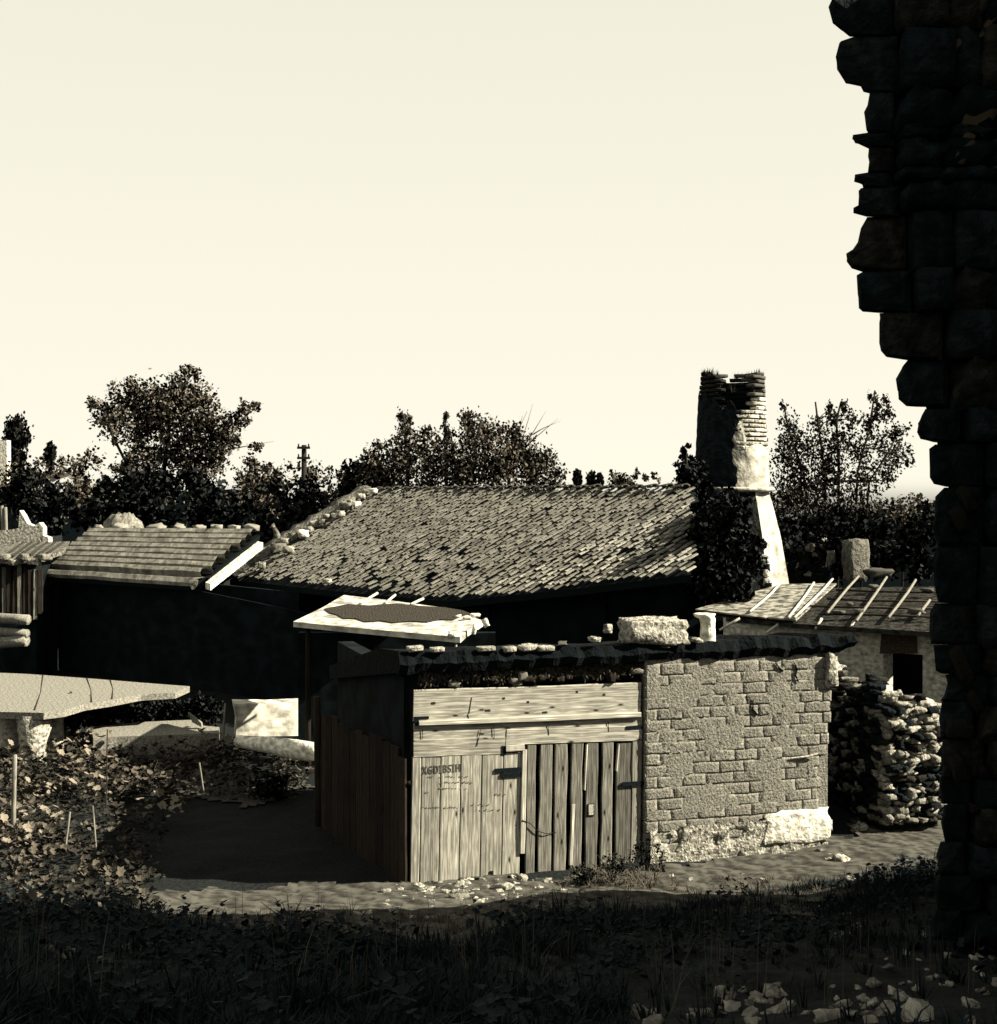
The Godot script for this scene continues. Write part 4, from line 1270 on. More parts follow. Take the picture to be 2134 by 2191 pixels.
# ---------------------------------------------------------------- left yard
func build_left_yard():
	rng.seed = 14
	var ysl := CAM.y - 2.9
	var hp := func(px: float, py: float) -> Vector3: return on_plane(px, py, Vector3(0, ysl, 0), Vector3.UP)
	var t := thing("low_slab", "pale tapering slab roof of a low outbuilding on a stubby pillar at left", "structure", Vector3(-6.2, 0, -19.5))
	var st := new_st()
	var outl := [[-60, 1437], [60, 1442], [200, 1452], [320, 1462], [405, 1468], [372, 1482], [300, 1486], [240, 1498], [180, 1507], [140, 1519], [95, 1525], [-60, 1522]]
	slab(st, outl.map(func(q): return hp.call(q[0], q[1]) + Vector3(rr(-.02, .02), 0, rr(-.02, .02))), Vector3(0, -.09, 0))
	wpart(t, "slab", done(st), M.slabtop)
	for q in [[186, 1451, 196, 1503], [236, 1455, 240, 1496], [92, 1445, 74, 1520]]:
		st = new_st()
		tube(st, [hp.call(q[0], q[1]), hp.call((q[0] + q[2]) / 2 + 4, (q[1] + q[3]) / 2), hp.call(q[2], q[3])], [.012, .006, .014], 4)
		wpart(t, "crack", done(st), M.stick_dark)
	st = new_st(true)
	var pc := at(70, 1550, 18.95)
	tube(st, [Vector3(pc.x, -.1, pc.z), Vector3(pc.x, .3, pc.z), Vector3(pc.x + .02, ysl - .085, pc.z - .05)], [.2, .17, .26], 10)
	wpart(t, "pillar", done(st), M.lime)
	for s in [[20, 1550, 19.6, .16], [118, 1545, 20.0, .13]]:
		st = new_st(true)
		var q := at(s[0], s[1], s[2])
		tube(st, [Vector3(q.x, -.1, q.z), Vector3(q.x, ysl - .085, q.z)], [s[3], s[3] * .9], 8)
		wpart(t, "pillar", done(st), M.grey_plaster)
	# low whitewashed kerb wall, seen from above
	var kp := func(px: float, py: float) -> Vector3: return on_plane(px, py, Vector3(0, .28, 0), Vector3.UP)
	st = new_st()
	slab(st, [[196, 1560], [205, 1553], [250, 1550], [300, 1545], [360, 1542], [412, 1540], [432, 1552], [470, 1556], [468, 1568], [430, 1570], [330, 1574], [250, 1576], [200, 1579]].map(func(q): return kp.call(q[0], q[1])), Vector3(0, -.4, 0))
	solo("kerb_wall", "long low whitewashed wall at the back of the vegetable patch", "wall", done(st), M.slabtop)
	st = new_st()
	var r0 := at(500, 1505, 19.6); var r1 := at(658, 1502, 20.1); var r2 := at(659, 1574, 20.1); var r3 := at(505, 1577, 19.6)
	slab(st, [r0, r0.lerp(r1, .5) + Vector3(0, -.015, 0), r1, r1.lerp(r2, .5) + Vector3(.02, 0, 0), r2, r2.lerp(r3, .5), r3, r3.lerp(r0, .5) + Vector3(.03, 0, 0)], Vector3(-.1, 0, -.4))
	var lg := thing("trough", "pale block-shaped whitewashed trough standing behind the pale log", "trough", Vector3(r3.x + .5, 0, r3.z - .2))
	wpart(lg, "body", done(st), M.roofwhite)
	st = new_st()
	for x in [512.0, 645.0]:
		var p := at(x, 1574, 20.0)
		box(st, Vector3(p.x - .05, -.1, p.z - .35), Vector3(p.x + .05, p.y - .003, p.z - .05))
	wpart(lg, "foot", done(st), M.blackwall)
	st = new_st(true)
	var l0 := at(508, 1586, 19.3); var l1 := at(690, 1612, 17.9)
	tube(st, [l0, l0 + (l1 - l0) * .02, l0.lerp(l1, .35) + Vector3(0, .01, 0), l0.lerp(l1, .7), l1 + (l0 - l1) * .04, l1], [.06, .085, .11, .13, .125, .08], 14)
	solo("log", "pale barkless tree trunk lying in front of the whitewashed trough", "log", done(st), M.white)
	solo("garden_stake", "dark leaning stick beside the trough's left end", "stake", rod(at(476, 1560, 19.7) - Vector3(0, .4, 0), at(482, 1505, 19.7), .02, .012, .01), M.stick)
	st = new_st()
	slab(st, [at(402, 1524, 20.4), at(430, 1546, 20.35), at(432, 1556, 20.35), at(412, 1546, 20.4)], Vector3(0, -.01, -.1))
	solo("board_scrap", "small grey board scrap leaning on the end of the low white wall", "board", done(st), M.stick)
	for s in [[0, 1322, 62, 1326, 1.0, 12, "upper pale beam at the shack's foot at far left"], [0, 1350, 60, 1356, .6, 10, "middle dull beam at the shack's foot at far left"], [-10, 1378, 58, 1370, 1.0, 14, "lowest white beam at the shack's foot at far left"]]:
		solo("beam", s[6], "beam", rod(at(s[0] - 20, s[1], 26.5), at(s[2], s[3], 26.3), s[5] * 26.0 / F, s[5] * 24.0 / F, .004, 8), M.slabtop if s[4] > .9 else M.stick)
	# sunlit yard ground between the beds, its light painted as paler earth
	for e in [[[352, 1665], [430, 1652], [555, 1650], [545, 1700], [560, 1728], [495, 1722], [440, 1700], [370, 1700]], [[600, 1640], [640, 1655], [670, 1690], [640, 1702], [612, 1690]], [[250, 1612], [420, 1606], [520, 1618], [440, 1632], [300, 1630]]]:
		var o := part(self, "lit_ground", ground_patch(e, .02, 5), M.yard)
		tag(o, "patch of earth with sunlight painted in between the garden beds", "", "", "structure")

# ---------------------------------------------------------------- white roofed lean-to
func build_canopy():
	rng.seed = 3
	var t := thing("lean_to", "white roofed lean-to in front of the tile roof with a thin front post", "canopy", Vector3(-1.6, 0, -18.0))
	var a := at(628, 1330, 18.6); var b := at(985, 1362, 16.6); var c := at(1036, 1322, 18.2); var dd := at(736, 1272, 20.6)
	var up := (b - a).cross(dd - a).normalized()
	if up.y < 0: up = -up
	var rp := func(px: float, py: float) -> Vector3: return on_plane(px, py, a, up)
	var st := new_st()
	slab(st, [[628, 1330], [740, 1341], [860, 1352], [985, 1363], [1000, 1350], [1034, 1328], [990, 1312], [950, 1300], [830, 1284], [736, 1273], [690, 1300]].map(func(q): return rp.call(q[0], q[1])), Vector3(0, -.07, 0))
	wpart(t, "roof", done(st), M.roofwhite)
	st = new_st()  # shadow across the roof, modelled as a thin dark sheet
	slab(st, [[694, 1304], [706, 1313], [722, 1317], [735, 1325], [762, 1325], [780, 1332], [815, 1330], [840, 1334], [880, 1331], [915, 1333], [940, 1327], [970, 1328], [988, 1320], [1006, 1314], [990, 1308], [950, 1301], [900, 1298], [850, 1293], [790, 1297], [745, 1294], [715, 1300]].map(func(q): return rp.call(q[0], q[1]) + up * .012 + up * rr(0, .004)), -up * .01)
	wpart(t, "painted_shadow", done(st), M.brown_and_shade)
	for s in [[808, 1272, 772, 1294], [846, 1276, 825, 1294], [906, 1284, 880, 1296]]:
		wpart(t, "batten", rod(rp.call(s[0], s[1]) + up * .02, rp.call(s[2], s[3]) + up * .02, .02, .018, .0), M.pale_wood)
	var p := at(976, 1368, 16.75)
	wpart(t, "post", rod(Vector3(p.x, -.1, p.z), p + Vector3(0, .02, 0), .016, .014, .003), M.pale_wood)
	var p2 := at(660, 1338, 18.55)
	wpart(t, "post", rod(Vector3(p2.x, -.1, p2.z), p2, .04, .035, .003), M.fence2)
	for s in [[1018, 1320, 12, 5], [1000, 1326, 9, 4], [980, 1322, 8, 3], [1040, 1336, 7, 10], [1016, 1350, 5, 10], [968, 1361, 9, 6]]:
		wpart(t, "broken_edge", stone_meshes[rng.randi() % 10], M.white, sized(rp.call(s[0], s[1]) + up * .02, Vector3(s[2], s[3], 8) * 17.0 / F, Vector3(0, 0, rr(-.4, .4))))
	# dark yard wall beneath
	st = new_st()
	var q0 := at(640, 1345, 19.2); var q1 := at(1060, 1345, 18.6)
	box(st, Vector3(q0.x, -.2, -19.3), Vector3(q1.x, q0.y - .05, -19.1))
	solo("yard_wall", "low dark yard wall under the white roofed lean-to", "wall", done(st), M.blackwall)

# ---------------------------------------------------------------- trees, hedges, pole
func build_background():
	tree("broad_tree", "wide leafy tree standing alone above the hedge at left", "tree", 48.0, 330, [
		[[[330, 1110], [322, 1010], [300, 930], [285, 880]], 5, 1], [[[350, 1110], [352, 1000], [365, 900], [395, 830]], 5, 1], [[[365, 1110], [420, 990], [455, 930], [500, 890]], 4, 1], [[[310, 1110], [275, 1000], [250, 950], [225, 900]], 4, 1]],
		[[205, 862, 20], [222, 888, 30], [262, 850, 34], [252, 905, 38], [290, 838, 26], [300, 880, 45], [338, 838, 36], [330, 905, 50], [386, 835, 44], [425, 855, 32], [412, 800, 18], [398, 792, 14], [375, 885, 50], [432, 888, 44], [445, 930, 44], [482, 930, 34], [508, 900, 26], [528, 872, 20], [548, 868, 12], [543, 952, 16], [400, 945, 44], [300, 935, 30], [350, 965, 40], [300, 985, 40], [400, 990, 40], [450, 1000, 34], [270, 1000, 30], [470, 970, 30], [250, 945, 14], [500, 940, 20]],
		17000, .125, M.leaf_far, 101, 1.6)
	tree("shrub_clump", "big twiggy shrub clump rising behind the tile roof ridge", "shrub", 38.0, 980, [
		[[[880, 1090], [872, 1000], [868, 930], [864, 890]], 5, 1], [[[960, 1090], [955, 1000], [952, 930]], 5, 1], [[[1000, 1090], [1012, 980], [1030, 900]], 5, 1], [[[1080, 1090], [1090, 1000], [1085, 940]], 5, 1], [[[1120, 1090], [1130, 1020], [1150, 980]], 5, 1]],
		[[868, 895, 18], [872, 930, 24], [862, 972, 34], [910, 925, 18], [905, 968, 32], [955, 900, 12], [958, 930, 18], [945, 970, 36], [1000, 905, 22], [1002, 940, 32], [995, 985, 42], [1045, 930, 32], [1060, 970, 42], [1090, 930, 24], [1110, 965, 38], [1130, 1000, 42], [1165, 985, 26], [1185, 1020, 22], [1060, 1015, 46], [990, 1025, 46], [920, 1015, 46], [850, 1010, 46], [800, 985, 28], [818, 950, 14], [790, 1020, 34], [1150, 1035, 34], [1003, 885, 8]],
		15000, .10, M.leaf_mid, 102, 1.4, .5)
	var bt := thing("bare_branches", "bare pale twigs sticking up out of the shrub clump", "branches", at(1110, 1040, 38.2))
	rng.seed = 4
	for s in [[1108, 960, 1140, 865], [1100, 950, 1128, 880], [1120, 960, 1195, 895], [1125, 950, 1168, 880], [1140, 930, 1200, 900], [1100, 960, 1118, 890]]:
		wpart(bt, "twig", rod(at(s[0], s[1], 38.1), at(s[2], s[3], 38.3), .018, .005, .03, 4), M.stick)
	tree("bush_tree", "upright many stemmed tree to the right of the broken tower", "tree", 30.0, 1800, [
		[[[1770, 1130], [1765, 1010], [1750, 900], [1745, 860]], 3.5, 1], [[[1790, 1130], [1795, 1000], [1790, 900], [1800, 860]], 4, 1], [[[1820, 1130], [1835, 1010], [1860, 920], [1872, 840]], 3.5, 1], [[[1830, 1130], [1860, 1030], [1900, 970], [1920, 930]], 3, 1], [[[1740, 1130], [1720, 1010], [1690, 930], [1680, 880]], 3.5, 1]],
		[[1678, 870, 12], [1692, 905, 26], [1672, 960, 28], [1715, 945, 32], [1700, 1000, 44], [1755, 910, 24], [1770, 880, 16], [1790, 890, 24], [1760, 970, 42], [1800, 940, 32], [1805, 865, 14], [1830, 900, 20], [1872, 845, 14], [1882, 870, 20], [1862, 905, 26], [1905, 890, 20], [1845, 960, 32], [1890, 945, 32], [1920, 925, 22], [1925, 975, 26], [1890, 1000, 32], [1945, 990, 12], [1800, 1010, 42], [1740, 1040, 50], [1850, 1030, 34], [1690, 1050, 46], [1900, 1035, 16], [1700, 1090, 50], [1780, 1090, 50], [1660, 1080, 30], [1840, 1090, 40]],
		11000, .072, M.leaf_dark, 103, 1.1, .6)
	tree("ivy", "black ivy covering the end of the tiled house beside the tower", "ivy", 20.2, 1500, [],
		[[1498, 1085, 20], [1530, 1075, 24], [1580, 1075, 24], [1500, 1120, 26], [1490, 1150, 26], [1530, 1110, 36], [1570, 1090, 34], [1500, 1190, 40], [1540, 1150, 46], [1550, 1200, 44], [1490, 1235, 36], [1590, 1140, 26], [1540, 1245, 40], [1595, 1220, 24], [1590, 1180, 26], [1600, 1100, 16], [1500, 1270, 40], [1580, 1260, 30], [1560, 1150, 36], [1570, 1220, 36], [1525, 1200, 36], [1610, 1170, 20], [1612, 1210, 20]],
		13000, .075, M.ivy, 104, .55)
	tree("creeper", "black creeper climbing the left side of the broken tower", "ivy", 24.3, 1480, [],
		[[1468, 962, 10], [1462, 995, 16], [1480, 1015, 24], [1476, 985, 14], [1466, 1040, 24], [1490, 1045, 30], [1500, 1010, 20], [1475, 1075, 30], [1510, 1075, 34], [1550, 1080, 34]],
		3600, .085, M.ivy, 105, .3)
	for k in 5:  # dark shrubs added where the yard only lies in shadow
		tree("shade_shrub", ["low dark shrub added for the shade under the pale slab roof at left", "low dark shrub added for the shade at the right edge of the pale slab", "low dark shrub added for the shade behind the left end of the low white wall", "low dark shrub added for the shade behind the middle of the low white wall", "low dark shrub added for the shade behind the right end of the low white wall"][k], "shrub", [20.6, 21.4, 22.2, 22.6, 22.0][k], [150, 215, 290, 360, 430][k], [],
			[[[150, 215, 290, 360, 430][k] - 20, 1520, 24], [[150, 215, 290, 360, 430][k] + 22, 1522, 26], [[150, 215, 290, 360, 430][k], 1508, 20], [[150, 215, 290, 360, 430][k], 1540, 26]], 2200, .06, M.ivy, 220 + k, .3, 0.0, "dark shrubs added for the shade under the slab" if k < 2 else "dark shrubs added for the shade of the back yard")
	# cypresses and far greenery
	for s in [[34, 895, 1040, 22, 75.0, "tall black cypress at the far left edge of the photo"], [108, 950, 1010, 8, 120.0, "small lone cypress right of the tall one at left"], [1236, 1008, 1050, 6, 160.0, "leftmost of three tiny cypresses behind the tile roof"], [1264, 1012, 1050, 7, 160.0, "middle of three tiny cypresses behind the tile roof"], [1284, 1015, 1050, 5, 160.0, "rightmost of three tiny cypresses behind the tile roof"]]:
		var list := []
		var y: float = s[1] + s[3] * .6
		while y < s[2]:
			var f: float = (y - s[1]) / (s[2] - s[1])
			list.append([s[0] + rr(-2, 2), y, s[3] * (.55 + .6 * sin(clampf(f * 1.15 + .08, 0, 1) * PI)) * .95])
			y += s[3] * .55
		tree("cypress", s[5], "tree", s[4], s[0], [], list, 3200 if s[3] > 10 else 1500, .0028 * s[4], M.cypress, 300 + int(s[0]), .3, .8)
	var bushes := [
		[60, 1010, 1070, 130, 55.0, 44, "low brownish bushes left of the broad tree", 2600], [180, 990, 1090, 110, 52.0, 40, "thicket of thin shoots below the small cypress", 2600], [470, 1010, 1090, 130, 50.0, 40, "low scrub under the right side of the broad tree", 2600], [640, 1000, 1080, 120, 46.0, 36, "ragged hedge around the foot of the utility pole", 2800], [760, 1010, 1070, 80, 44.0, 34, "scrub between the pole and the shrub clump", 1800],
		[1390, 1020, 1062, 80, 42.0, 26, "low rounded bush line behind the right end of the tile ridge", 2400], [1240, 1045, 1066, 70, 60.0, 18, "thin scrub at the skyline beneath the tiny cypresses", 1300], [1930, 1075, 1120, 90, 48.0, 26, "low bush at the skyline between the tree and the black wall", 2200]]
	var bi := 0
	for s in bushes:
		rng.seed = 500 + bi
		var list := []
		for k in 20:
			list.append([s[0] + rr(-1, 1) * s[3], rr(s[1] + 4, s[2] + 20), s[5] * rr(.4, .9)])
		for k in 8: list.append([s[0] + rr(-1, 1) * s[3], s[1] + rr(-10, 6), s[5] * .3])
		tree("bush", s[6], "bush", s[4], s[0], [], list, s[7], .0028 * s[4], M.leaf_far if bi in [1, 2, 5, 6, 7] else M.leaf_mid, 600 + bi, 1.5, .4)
		bi += 1
	# dark hedgerow masses nobody could count
	for s in [[-80, 820, 1075, 1160, 40.0, 7000, "dark unbroken hedgerow behind the left roofs", 15], [1640, 2140, 1120, 1220, 27.0, 5000, "dark unbroken hedge behind the grey house", 16]]:
		rng.seed = s[7]
		var list := []
		for k in 90: list.append([rr(s[0], s[1]), rr(s[2] - (60 if s[7] == 15 else 14), s[3]), rr(16, 40)])
		var base := at((s[0] + s[1]) / 2.0, 1060, s[4]); base.y = 0
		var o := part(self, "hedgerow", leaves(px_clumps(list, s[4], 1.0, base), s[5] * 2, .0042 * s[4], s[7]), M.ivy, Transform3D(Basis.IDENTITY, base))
		tag(o, s[6], "hedge", "", "stuff")
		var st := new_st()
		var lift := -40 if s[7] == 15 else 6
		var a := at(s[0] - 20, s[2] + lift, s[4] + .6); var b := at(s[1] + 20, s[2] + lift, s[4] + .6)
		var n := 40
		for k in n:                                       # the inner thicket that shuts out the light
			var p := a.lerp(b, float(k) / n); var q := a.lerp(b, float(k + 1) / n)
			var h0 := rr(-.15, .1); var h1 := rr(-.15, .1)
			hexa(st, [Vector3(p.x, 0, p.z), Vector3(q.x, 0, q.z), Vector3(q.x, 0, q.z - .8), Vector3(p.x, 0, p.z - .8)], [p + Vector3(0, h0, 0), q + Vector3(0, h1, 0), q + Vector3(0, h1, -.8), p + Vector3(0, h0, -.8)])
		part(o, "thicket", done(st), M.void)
	# utility pole
	var pb := at(650, 1040, 42.0); pb.y = 0
	var up := thing("utility_pole", "dark wooden utility pole with two short crossarms above the hedge", "utility pole", pb)
	var ptop := at(651, 952, 42.0)
	wpart(up, "pole", rod(pb, ptop, .11, .075, .0, 8), M.bark)
	for y in [958.0, 980.0]:
		var c := at(650, y, 41.9)
		var st := new_st()
		box(st, c + Vector3(-.19, -.035, -.04), c + Vector3(.19, .035, .04))
		wpart(up, "crossarm", done(st), M.bark)
		for x in [-.15, .15]:
			wpart(up, "insulator", rod(c + Vector3(x, .03, 0), c + Vector3(x, .12, 0), .025, .02, 0, 6), M.bark)
	# far house with a white chimney at the left edge
	var fh := thing("far_house", "distant house with a pale roof edge and white chimney at left edge", "house", at(0, 1060, 62.0) * Vector3(1, 0, 1))
	var st := new_st()
	var e0 := at(-60, 1044, 62.0); var e1 := at(80, 1030, 64.0)
	slab(st, [e0, at(40, 1043, 62.0), at(150, 1012, 66.0), at(-60, 1012, 66.0)], Vector3(0, -.15, 0))
	wpart(fh, "roof", done(st), M.brown_and_shade)
	st = new_st()
	box(st, Vector3(e0.x, 0, e0.z - 4), Vector3(at(40, 1044, 62).x, e0.y - .16, e0.z - .3))
	wpart(fh, "wall", done(st), M.blackwall)
	st = new_st()
	var c0 := at(0, 1032, 63.0); var c1 := at(17, 985, 63.0)
	box(st, Vector3(c0.x, c0.y - 1, -63.4), Vector3(c1.x, at(0, 942, 63).y, -62.9))
	wpart(fh, "chimney", done(st), M.white)
	# broken grey wall and posts behind the shack
	st = new_st()
	var d := 33.0
	var top := [[-20, 1136], [20, 1134], [40, 1130], [42, 1092], [50, 1104], [58, 1120], [72, 1126], [84, 1118], [92, 1128], [86, 1144], [104, 1150]]
	for k in top.size() - 1:
		var a := at(top[k][0], top[k][1], d); var b := at(top[k + 1][0], top[k + 1][1], d)
		if b.x < a.x + .01: continue
		hexa(st, [Vector3(a.x, -.1, a.z), Vector3(b.x, -.1, b.z), Vector3(b.x, -.1, b.z - .3), Vector3(a.x, -.1, a.z - .3)], [a, b, b + Vector3(0, 0, -.3), a + Vector3(0, 0, -.3)])
	solo("broken_wall", "pale broken plaster wall stub with a jagged top behind the shack", "wall", done(st), M.grey_plaster)
	for s in [[4, 1082, 12], [12, 1085, 16]]:
		solo("fence_post", "thin upright post behind the shack roof, " + ("left one" if s[0] < 8 else "right one"), "post", rod(at(s[2], 1130, 34.0) - Vector3(0, 1.5, 0), at(s[0], s[1], 34.0), .05, .04, .01), M.stick)
	# straw heap behind the striped roof
	rng.seed = 33
	var hb := at(265, 1145, 33.0); hb.y = 0
	st = new_st(true)
	var hh: float = at(265, 1102, 33.0).y
	var f := func(i: int, j: int) -> Vector3:
		var an := TAU * i / 20.0
		var r := j / 6.0
		var bump := 1.0 + .12 * sin(i * 2.3) * r
		return Vector3(cos(an) * r * .85 * bump, hh * (1.0 - pow(r, 4.0)) + .08 * sin(i * 1.7 + j * 2.0) * (1.0 if j > 0 else 0.0), sin(an) * r * .8)
	for i in 20:
		for j in 6: quad(st, f.call(i, j), f.call((i + 1) % 20, j), f.call((i + 1) % 20, j + 1), f.call(i, j + 1), Vector3(0, 1, 0) + f.call(i, j + 1) * Vector3(1, 0, 1))
	solo("straw_heap", "rounded heap of dull straw behind the left end of the striped roof", "heap", done(st), M.rock0, Transform3D(Basis.IDENTITY, hb))
	# ruins behind the tower on the right
	rng.seed = 36
	var rw := thing("ruin_remnant", "low ruined rubble wall remnant right of the tower's foot", "wall", at(1710, 1240, 27.0) * Vector3(1, 0, 1))
	st = new_st()
	var a2 := at(1672, 1165, 27.2); var b2 := at(1772, 1160, 26.8)
	hexa(st, [Vector3(a2.x, -.1, a2.z), Vector3(b2.x, -.1, b2.z), Vector3(b2.x, -.1, b2.z - .4), Vector3(a2.x, -.1, a2.z - .4)], [a2, b2, b2 + Vector3(0, 0, -.4), a2 + Vector3(0, 0, -.4)])
	wpart(rw, "wall_core", done(st), M.black1)
	for k in 40:
		wpart(rw, "stone", stone_meshes[k % 10], rock(k) if rng.randf() < .45 else M["black%d" % (k % 6)], sized(at(rr(1680, 1768), rr(1152, 1232), 26.75), Vector3(rr(.04, .11), rr(.03, .07), .08), Vector3(0, rr(0, 3), rr(-.3, .3))))
	var gs := at(1832, 1250, 23.0); gs.y = 0
	st = new_st(true)
	solo("upright_slab", "pale upright stone slab standing behind the batten roof", "stone", stone(71, 6, .72, .2), M.rock2, sized(at(1832, 1198, 23.0), Vector3(.19, .35, .16), Vector3(0, .3, .04)))
	solo("low_stone", "small dull stone left of the upright pale slab", "stone", stone_meshes[4], rock(2), sized(at(1778, 1193, 23.2), Vector3(.06, .12, .08)))
	solo("flat_stone", "flat brownish stone right of the upright pale slab", "stone", stone_meshes[6], M.clay3, sized(at(1880, 1226, 22.6), Vector3(.2, .08, .16)))

# ---------------------------------------------------------------- vegetable patch at left
func broad_leaves(sd: int, n: int, spread: float, h: float, size: float) -> ArrayMesh:
	var r := RandomNumberGenerator.new()
	r.seed = sd
	var st := new_st()
	for k in n:
		var an := r.randf() * TAU
		var rad := sqrt(r.randf()) * spread
		var c := Vector3(cos(an) * rad, h * r.randf_range(.25, 1.0), sin(an) * rad)
		var yaw := r.randf() * TAU
		var b := Basis.from_euler(Vector3(r.randf_range(-.7, .9), yaw, r.randf_range(-.6, .6)))
		var s := size * r.randf_range(.45, 1.15)
		var outl := [[0, -.5], [.3, -.62], [.55, -.25], [.42, .1], [.5, .38], [.18, .42], [0, .75], [-.18, .42], [-.5, .38], [-.42, .1], [-.55, -.25], [-.3, -.62]]
		var mid := c + b * Vector3(0, -.08, 0) * s
		for q in outl.size():
			var p0: Array = outl[q]; var p1: Array = outl[(q + 1) % outl.size()]
			tri(st, mid, c + b * Vector3(p0[0], .05, p0[1]) * s, c + b * Vector3(p1[0], .05, p1[1]) * s, b * Vector3.UP)
	return done(st)

func build_garden():
	rng.seed = 70
	var leafy := [broad_leaves(1, 26, .34, .34, .085), broad_leaves(2, 34, .4, .28, .07), broad_leaves(3, 22, .3, .4, .10)]
	var stems := []
	for k in 3:
		var st := new_st()
		for q in 5:
			var an := TAU * q / 5 + k
			tube(st, [Vector3.ZERO, Vector3(cos(an) * .1, .15, sin(an) * .1), Vector3(cos(an) * .26, .24, sin(an) * .26)], [.008, .006, .004], 4)
		stems.append(done(st))
	var made := []
	var spots := [[40, 1625], [85, 1650], [130, 1640], [75, 1700], [28, 1690], [150, 1690], [190, 1640], [225, 1660], [260, 1640], [215, 1700], [285, 1680], [330, 1700], [350, 1740], [325, 1660], [290, 1620], [180, 1600], [90, 1600], [20, 1750], [80, 1760], [385, 1640], [470, 1610], [30, 1800], [90, 1810], [640, 1665]]
	for k in spots.size():
		var p := on_ground(spots[k][0], spots[k][1] + 18)
		var kind := k % 3
		var o: Node3D
		if made.size() < 3:
			o = thing("garden_plant", "", "", p)
			part(o, "stem", stems[kind], M.weed)
			part(o, "leaf_spread", leafy[kind], M.broad if kind == 0 else M.broad_mid).set_meta("kind", "stuff")
			made.append(o)
		else:
			o = made[kind].duplicate()
			o.name = numbered(self, "garden_plant")
			add_child(o, true)
		o.position = p
		o.rotation.y = rr(0, TAU)
		o.scale = Vector3.ONE * rr(.75, 1.15)
		tag(o, "broad leaved vegetable plant growing in the patch at left", "plant", "broad leaved plants in the vegetable patch")
	# darker low growth between
	var xfs := []
	for k in 900:
		var p := on_ground(rr(-40, 640) if k % 3 else rr(-40, 330), rr(1590, 1720) if k % 3 else rr(1620, 1960))
		xfs.append(Transform3D(Basis(Vector3.UP, rr(0, TAU)).scaled(Vector3(1, rr(.6, 1.3), 1) * rr(.5, 1.2)), p))
	var g := multi(self, "ground_cover", broad_leaves(9, 12, .16, .2, .05), M.weed, xfs)
	tag(g, "dark low weeds filling the vegetable patch", "weeds", "", "stuff")
	xfs = []
	for k in 230:
		var p := on_ground(rr(-30, 330) if k % 3 else rr(-40, 640), rr(1600, 1980) if k % 3 else rr(1600, 1700))
		xfs.append(Transform3D(Basis(Vector3.UP, rr(0, TAU)).scaled(Vector3.ONE * rr(.5, 1.1)), p))
	g = multi(self, "ground_cover", broad_leaves(10, 9, .14, .2, .07), M.broad_mid, xfs)
	tag(g, "paler small leaved weeds among the vegetables and bank", "weeds", "", "stuff")
	for s in [[32, 1615, 28, 1795, .028, "thick pale stake at the patch's left edge", "stick"], [150, 1737, 136, 1832, .013, "short leaning stick in front of the patch, left of a pair", "stick"], [199, 1724, 207, 1835, .011, "short leaning stick in front of the patch, right of a pair", "stick"], [427, 1632, 438, 1702, .012, "thin pale stick beside the lit earth in the patch", "stick"], [230, 1560, 226, 1745, .008, "thin dark bean pole in the middle of the patch", "stick_dark"]]:
		var b := on_ground(s[2], s[3])
		solo("garden_stake", s[5], "stake", rod(b - Vector3(0, .05, 0), at(s[0], s[1], -b.z - .02), s[4], s[4] * .8, .006), M[s[6]])
	# dark round bush in the yard
	tree("yard_bush", "small round dark bush in the yard left of the plank fence", "bush", 17.0, 580, [], [[570, 1690, 30], [590, 1675, 26], [600, 1705, 26], [560, 1712, 24], [580, 1700, 34]], 1600, .05, M.ivy, 210, .12)
	var pb := on_ground(580, 1724)

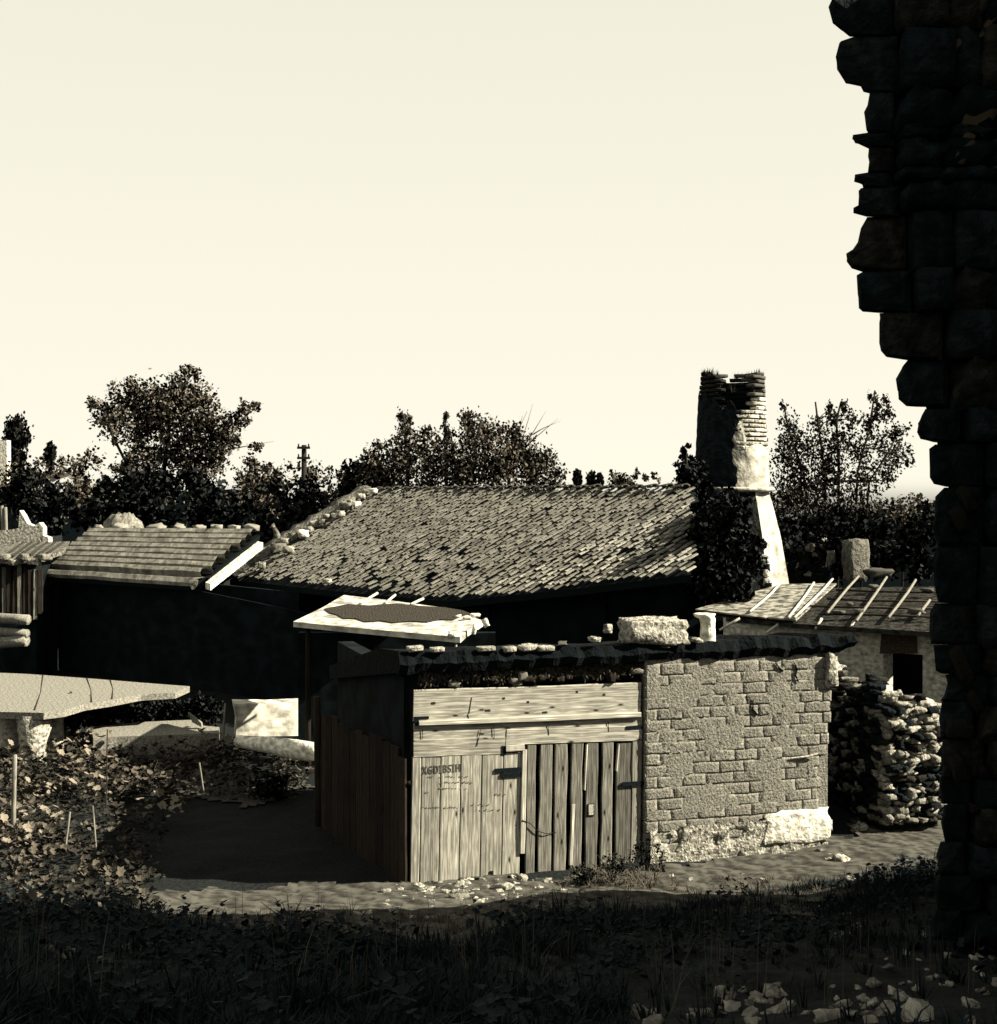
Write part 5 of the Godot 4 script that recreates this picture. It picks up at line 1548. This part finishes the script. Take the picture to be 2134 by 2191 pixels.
# ---------------------------------------------------------------- slope in front
func build_foreground():
	rng.seed = 90
	# pale rubble tipped at the door
	var piles := [[820, 1000, 1893, 1925, 30], [960, 1250, 1880, 1922, 56], [760, 1080, 1925, 1975, 26], [1380, 1640, 1862, 1890, 18], [1640, 1800, 1815, 1850, 12]]
	var labels := ["pale rubble stone on the lit bank below the door's left corner", "pale rubble stone heaped at the foot of the plank door", "rubble stone lower down the bank below the door", "small stone at the foot of the limewashed wall", "stone on the lit strip right of the mud brick wall"]
	for s in piles.size():
		var pl: Array = piles[s]
		for k in pl[4]:
			var px := rr(pl[0], pl[1])
			var py := rr(pl[2], pl[3])
			var p := on_ground(px, py)
			var r := rr(.014, .042) * (1.7 if rng.randf() < .15 else 1.0)
			if s == 3: r *= .7
			solo("rubble_stone", labels[s], "stone", stone_meshes[rng.randi() % 10], M.lime if rng.randf() < .35 else rock(rng.randi()), sized(p + Vector3(0, r * .25, 0), Vector3(r * rr(.8, 1.5), r * rr(.5, .9), r), Vector3(rr(-.3, .3), rr(0, 3), rr(-.3, .3))), labels[s].replace("stone", "stones"))
	for s in [[1800, 1842, 16, "pale stone lying on the lit strip beside the wall's right corner"], [1735, 1800, 20, "dark stone at the base of the adobe wall's right corner"], [1820, 1886, 12, "narrow pale stone on the shadow edge of the lit strip"], [1362, 1785, 14, "white shard in the gap between the door and adobe wall"], [1838, 1774, 16, "pale stone fallen at the foot of the rubble wall"]]:
		var p := on_ground(s[0], s[1] + 4)
		solo("loose_stone", s[3], "stone", stone_meshes[rng.randi() % 10], M.black3 if s[0] == 1735 else M.lime, sized(p + Vector3(0, s[2] * .3 * 13 / F, 0), Vector3(s[2], s[2] * .7, s[2]) * -p.z / F, Vector3(0, rr(0, 3), .3)))
	# dull stones on the dark slope, bottom right and left
	for k in 90:
		var px := rr(1350, 2150)
		var py := 2205 - (px - 1350) / 800.0 * rr(0, 150) - rr(0, 40)
		if k > 72: px = rr(1880, 2130); py = rr(1960, 2100)
		var p := on_ground(px, py)
		var r := rr(.008, .024) * (1.8 if rng.randf() < .2 else 1.0)
		solo("slope_stone", "dull stone lying on the dark slope at bottom right", "stone", stone_meshes[rng.randi() % 10], rock(rng.randi()), sized(p + Vector3(0, r * .3, 0), Vector3(r * rr(.9, 1.7), r * rr(.4, .9), r), Vector3(rr(-.4, .4), rr(0, 3), rr(-.7, .7))), "stones on the dark slope at bottom right")
	for k in 26:
		var p := on_ground(rr(100, 560), rr(1955, 2110))
		var r := rr(.015, .05)
		solo("slope_stone", "dull stone half buried on the dark slope at bottom left", "stone", stone_meshes[rng.randi() % 10], M.clay3 if k % 2 else rock(k), sized(p + Vector3(0, r * .2, 0), Vector3(r * 1.3, r * .8, r), Vector3(rr(-.4, .4), rr(0, 3), rr(-.5, .5))), "stones on the dark slope at bottom left")
	# gravel and clods
	var xfs := []
	for k in 2800:
		var dense := k % 3 != 0
		var p := on_ground(rr(860, 1260) if dense else rr(640, 1850), rr(1880, 1945) if dense else rr(1850, 2000))
		if p.z < -13.3: continue
		xfs.append(sized(p, Vector3(rr(.006, .026), rr(.004, .018), rr(.006, .024)) * (1.25 if dense else .8), Vector3(rr(-.4, .4), rr(0, 3), rr(-.4, .4))))
	var g := multi(self, "gravel", stone_meshes[1], M.rock1, xfs)
	tag(g, "scattered gravel on the bank before the shed", "gravel", "", "stuff")
	# weeds and dry grass
	var edge := func(px: float) -> float:
		var ks := [[-200, 1900], [250, 1925], [330, 1965], [560, 2000], [820, 2012], [1010, 2012], [1150, 1972], [1400, 1938], [1700, 1892], [2000, 1850], [2300, 1830]]
		for q in ks.size() - 1:
			if px < ks[q + 1][0]: return lerpf(ks[q][1], ks[q + 1][1], (px - ks[q][0]) / (ks[q + 1][0] - ks[q][0]))
		return 1850.0
	var tm := [tuft_mesh(11, 12, .10, .12, .005), tuft_mesh(12, 9, .15, .16, .004), tuft_mesh(13, 14, .07, .12, .006)]
	for v in 3:
		xfs = []
		for k in 1900:
			var px := rr(-80, 2200)
			var lim: float = edge.call(px) + 22.0
			var py := rr(lim, 2260)
			if k % 3 == 0: py = lim + absf(rng.randfn()) * 24.0 - 8.0
			if px > 1340 and py > 2040 and rng.randf() < .92: continue
			var gp := on_ground(px, py)
			var thick: float = gn.get_noise_2d(gp.x * 1.3 + 7.0, gp.z * 1.3)
			if thick < -.12 and rng.randf() < .75: continue
			xfs.append(Transform3D(Basis(Vector3.UP, rr(0, TAU)).scaled(Vector3.ONE * rr(.4, 1.2) * (1.0 + 1.3 * maxf(0, thick))), gp))
		g = multi(self, "grass", tm[v], M.weed_shade, xfs)
		tag(g, "dark rough grass and weeds over the shaded foreground slope", "grass", "", "stuff")
	xfs = []
	for k in 420:
		var px := rr(300, 1760)
		var py := rr(1960, 2010) if px < 1200 else rr(1885, 1935)
		if k < 90: px = rr(1230, 1420); py = rr(1862, 1905)
		xfs.append(Transform3D(Basis(Vector3.UP, rr(0, TAU)).scaled(Vector3.ONE * rr(.5, 1.2)), on_ground(px, py)))
	g = multi(self, "dry_grass", tm[0], M.straw_dark, xfs)
	tag(g, "thin dry grass along the lit bank", "grass", "", "stuff")
	xfs = []
	for k in 900:
		var px := rr(-60, 2120)
		var lim: float = edge.call(px) + 16.0
		var wp := on_ground(px, lim + absf(rng.randfn()) * 90.0)
		if gn.get_noise_2d(wp.x * .9 - 20.0, wp.z * .9) < -.02: continue
		xfs.append(Transform3D(Basis(Vector3.UP, rr(0, TAU)).scaled(Vector3(1, rr(.6, 1.6), 1) * rr(.4, 1.1)), wp))
	g = multi(self, "weeds", broad_leaves(31, 14, .16, .2, .045), M.weed_shade, xfs)
	tag(g, "tangled dark small leaved weeds on the foreground bank", "weeds", "", "stuff")
	xfs = []
	for k in 130:
		xfs.append(Transform3D(Basis(Vector3.UP, rr(0, TAU)).scaled(Vector3.ONE * rr(.5, 1.2)), on_ground(rr(-40, 2100), rr(1965, 2180))))
	g = multi(self, "dry_stalks", tuft_mesh(21, 4, .34, .2, .0022), M.straw_dark, xfs)
	tag(g, "thin dry stalks sticking out of the foreground weeds", "stalks", "", "stuff")
	# dry branching weeds against the lit strip
	for s in [[622, 2000, 1905, "dry branching weed standing against the lit bank at left"], [1310, 1895, 1815, "dark scrubby weed at the right foot of the door"], [1250, 1900, 1850, "small dark weed at the middle foot of the door"], [1385, 1860, 1790, "black bushy weed between the door and the adobe wall"], [240, 1900, 1830, "thin weed among the low growth left of the shaded yard"]]:
		var p := on_ground(s[0], s[1])
		var w := thing("dry_weed", s[3], "weed", p)
		var st := new_st()
		var h: float = (s[1] - s[2]) * -p.z / F
		for k in 11:
			var an := rr(0, TAU)
			var le := rr(.15, .75) * h
			var tip := Vector3(cos(an) * le, h * rr(.5, 1.0), sin(an) * le * .5)
			tube(st, [Vector3.ZERO, tip * Vector3(.35, .55, .35), tip], [.006, .004, .002], 4)
			for q in 2:
				var m := tip * rr(.45, .8)
				tube(st, [m, m + Vector3(rr(-.3, .3), rr(.1, .3), rr(-.1, .1)) * h * .5], [.003, .0015], 3)
		part(w, "stem", done(st), M.stick_dark)
		part(w, "leaves", leaves([[Vector3(0, h * .45, 0), h * .5]], 40 if s[0] in [622, 240] else 260, .03, 77 + int(s[0])), M.ivy)
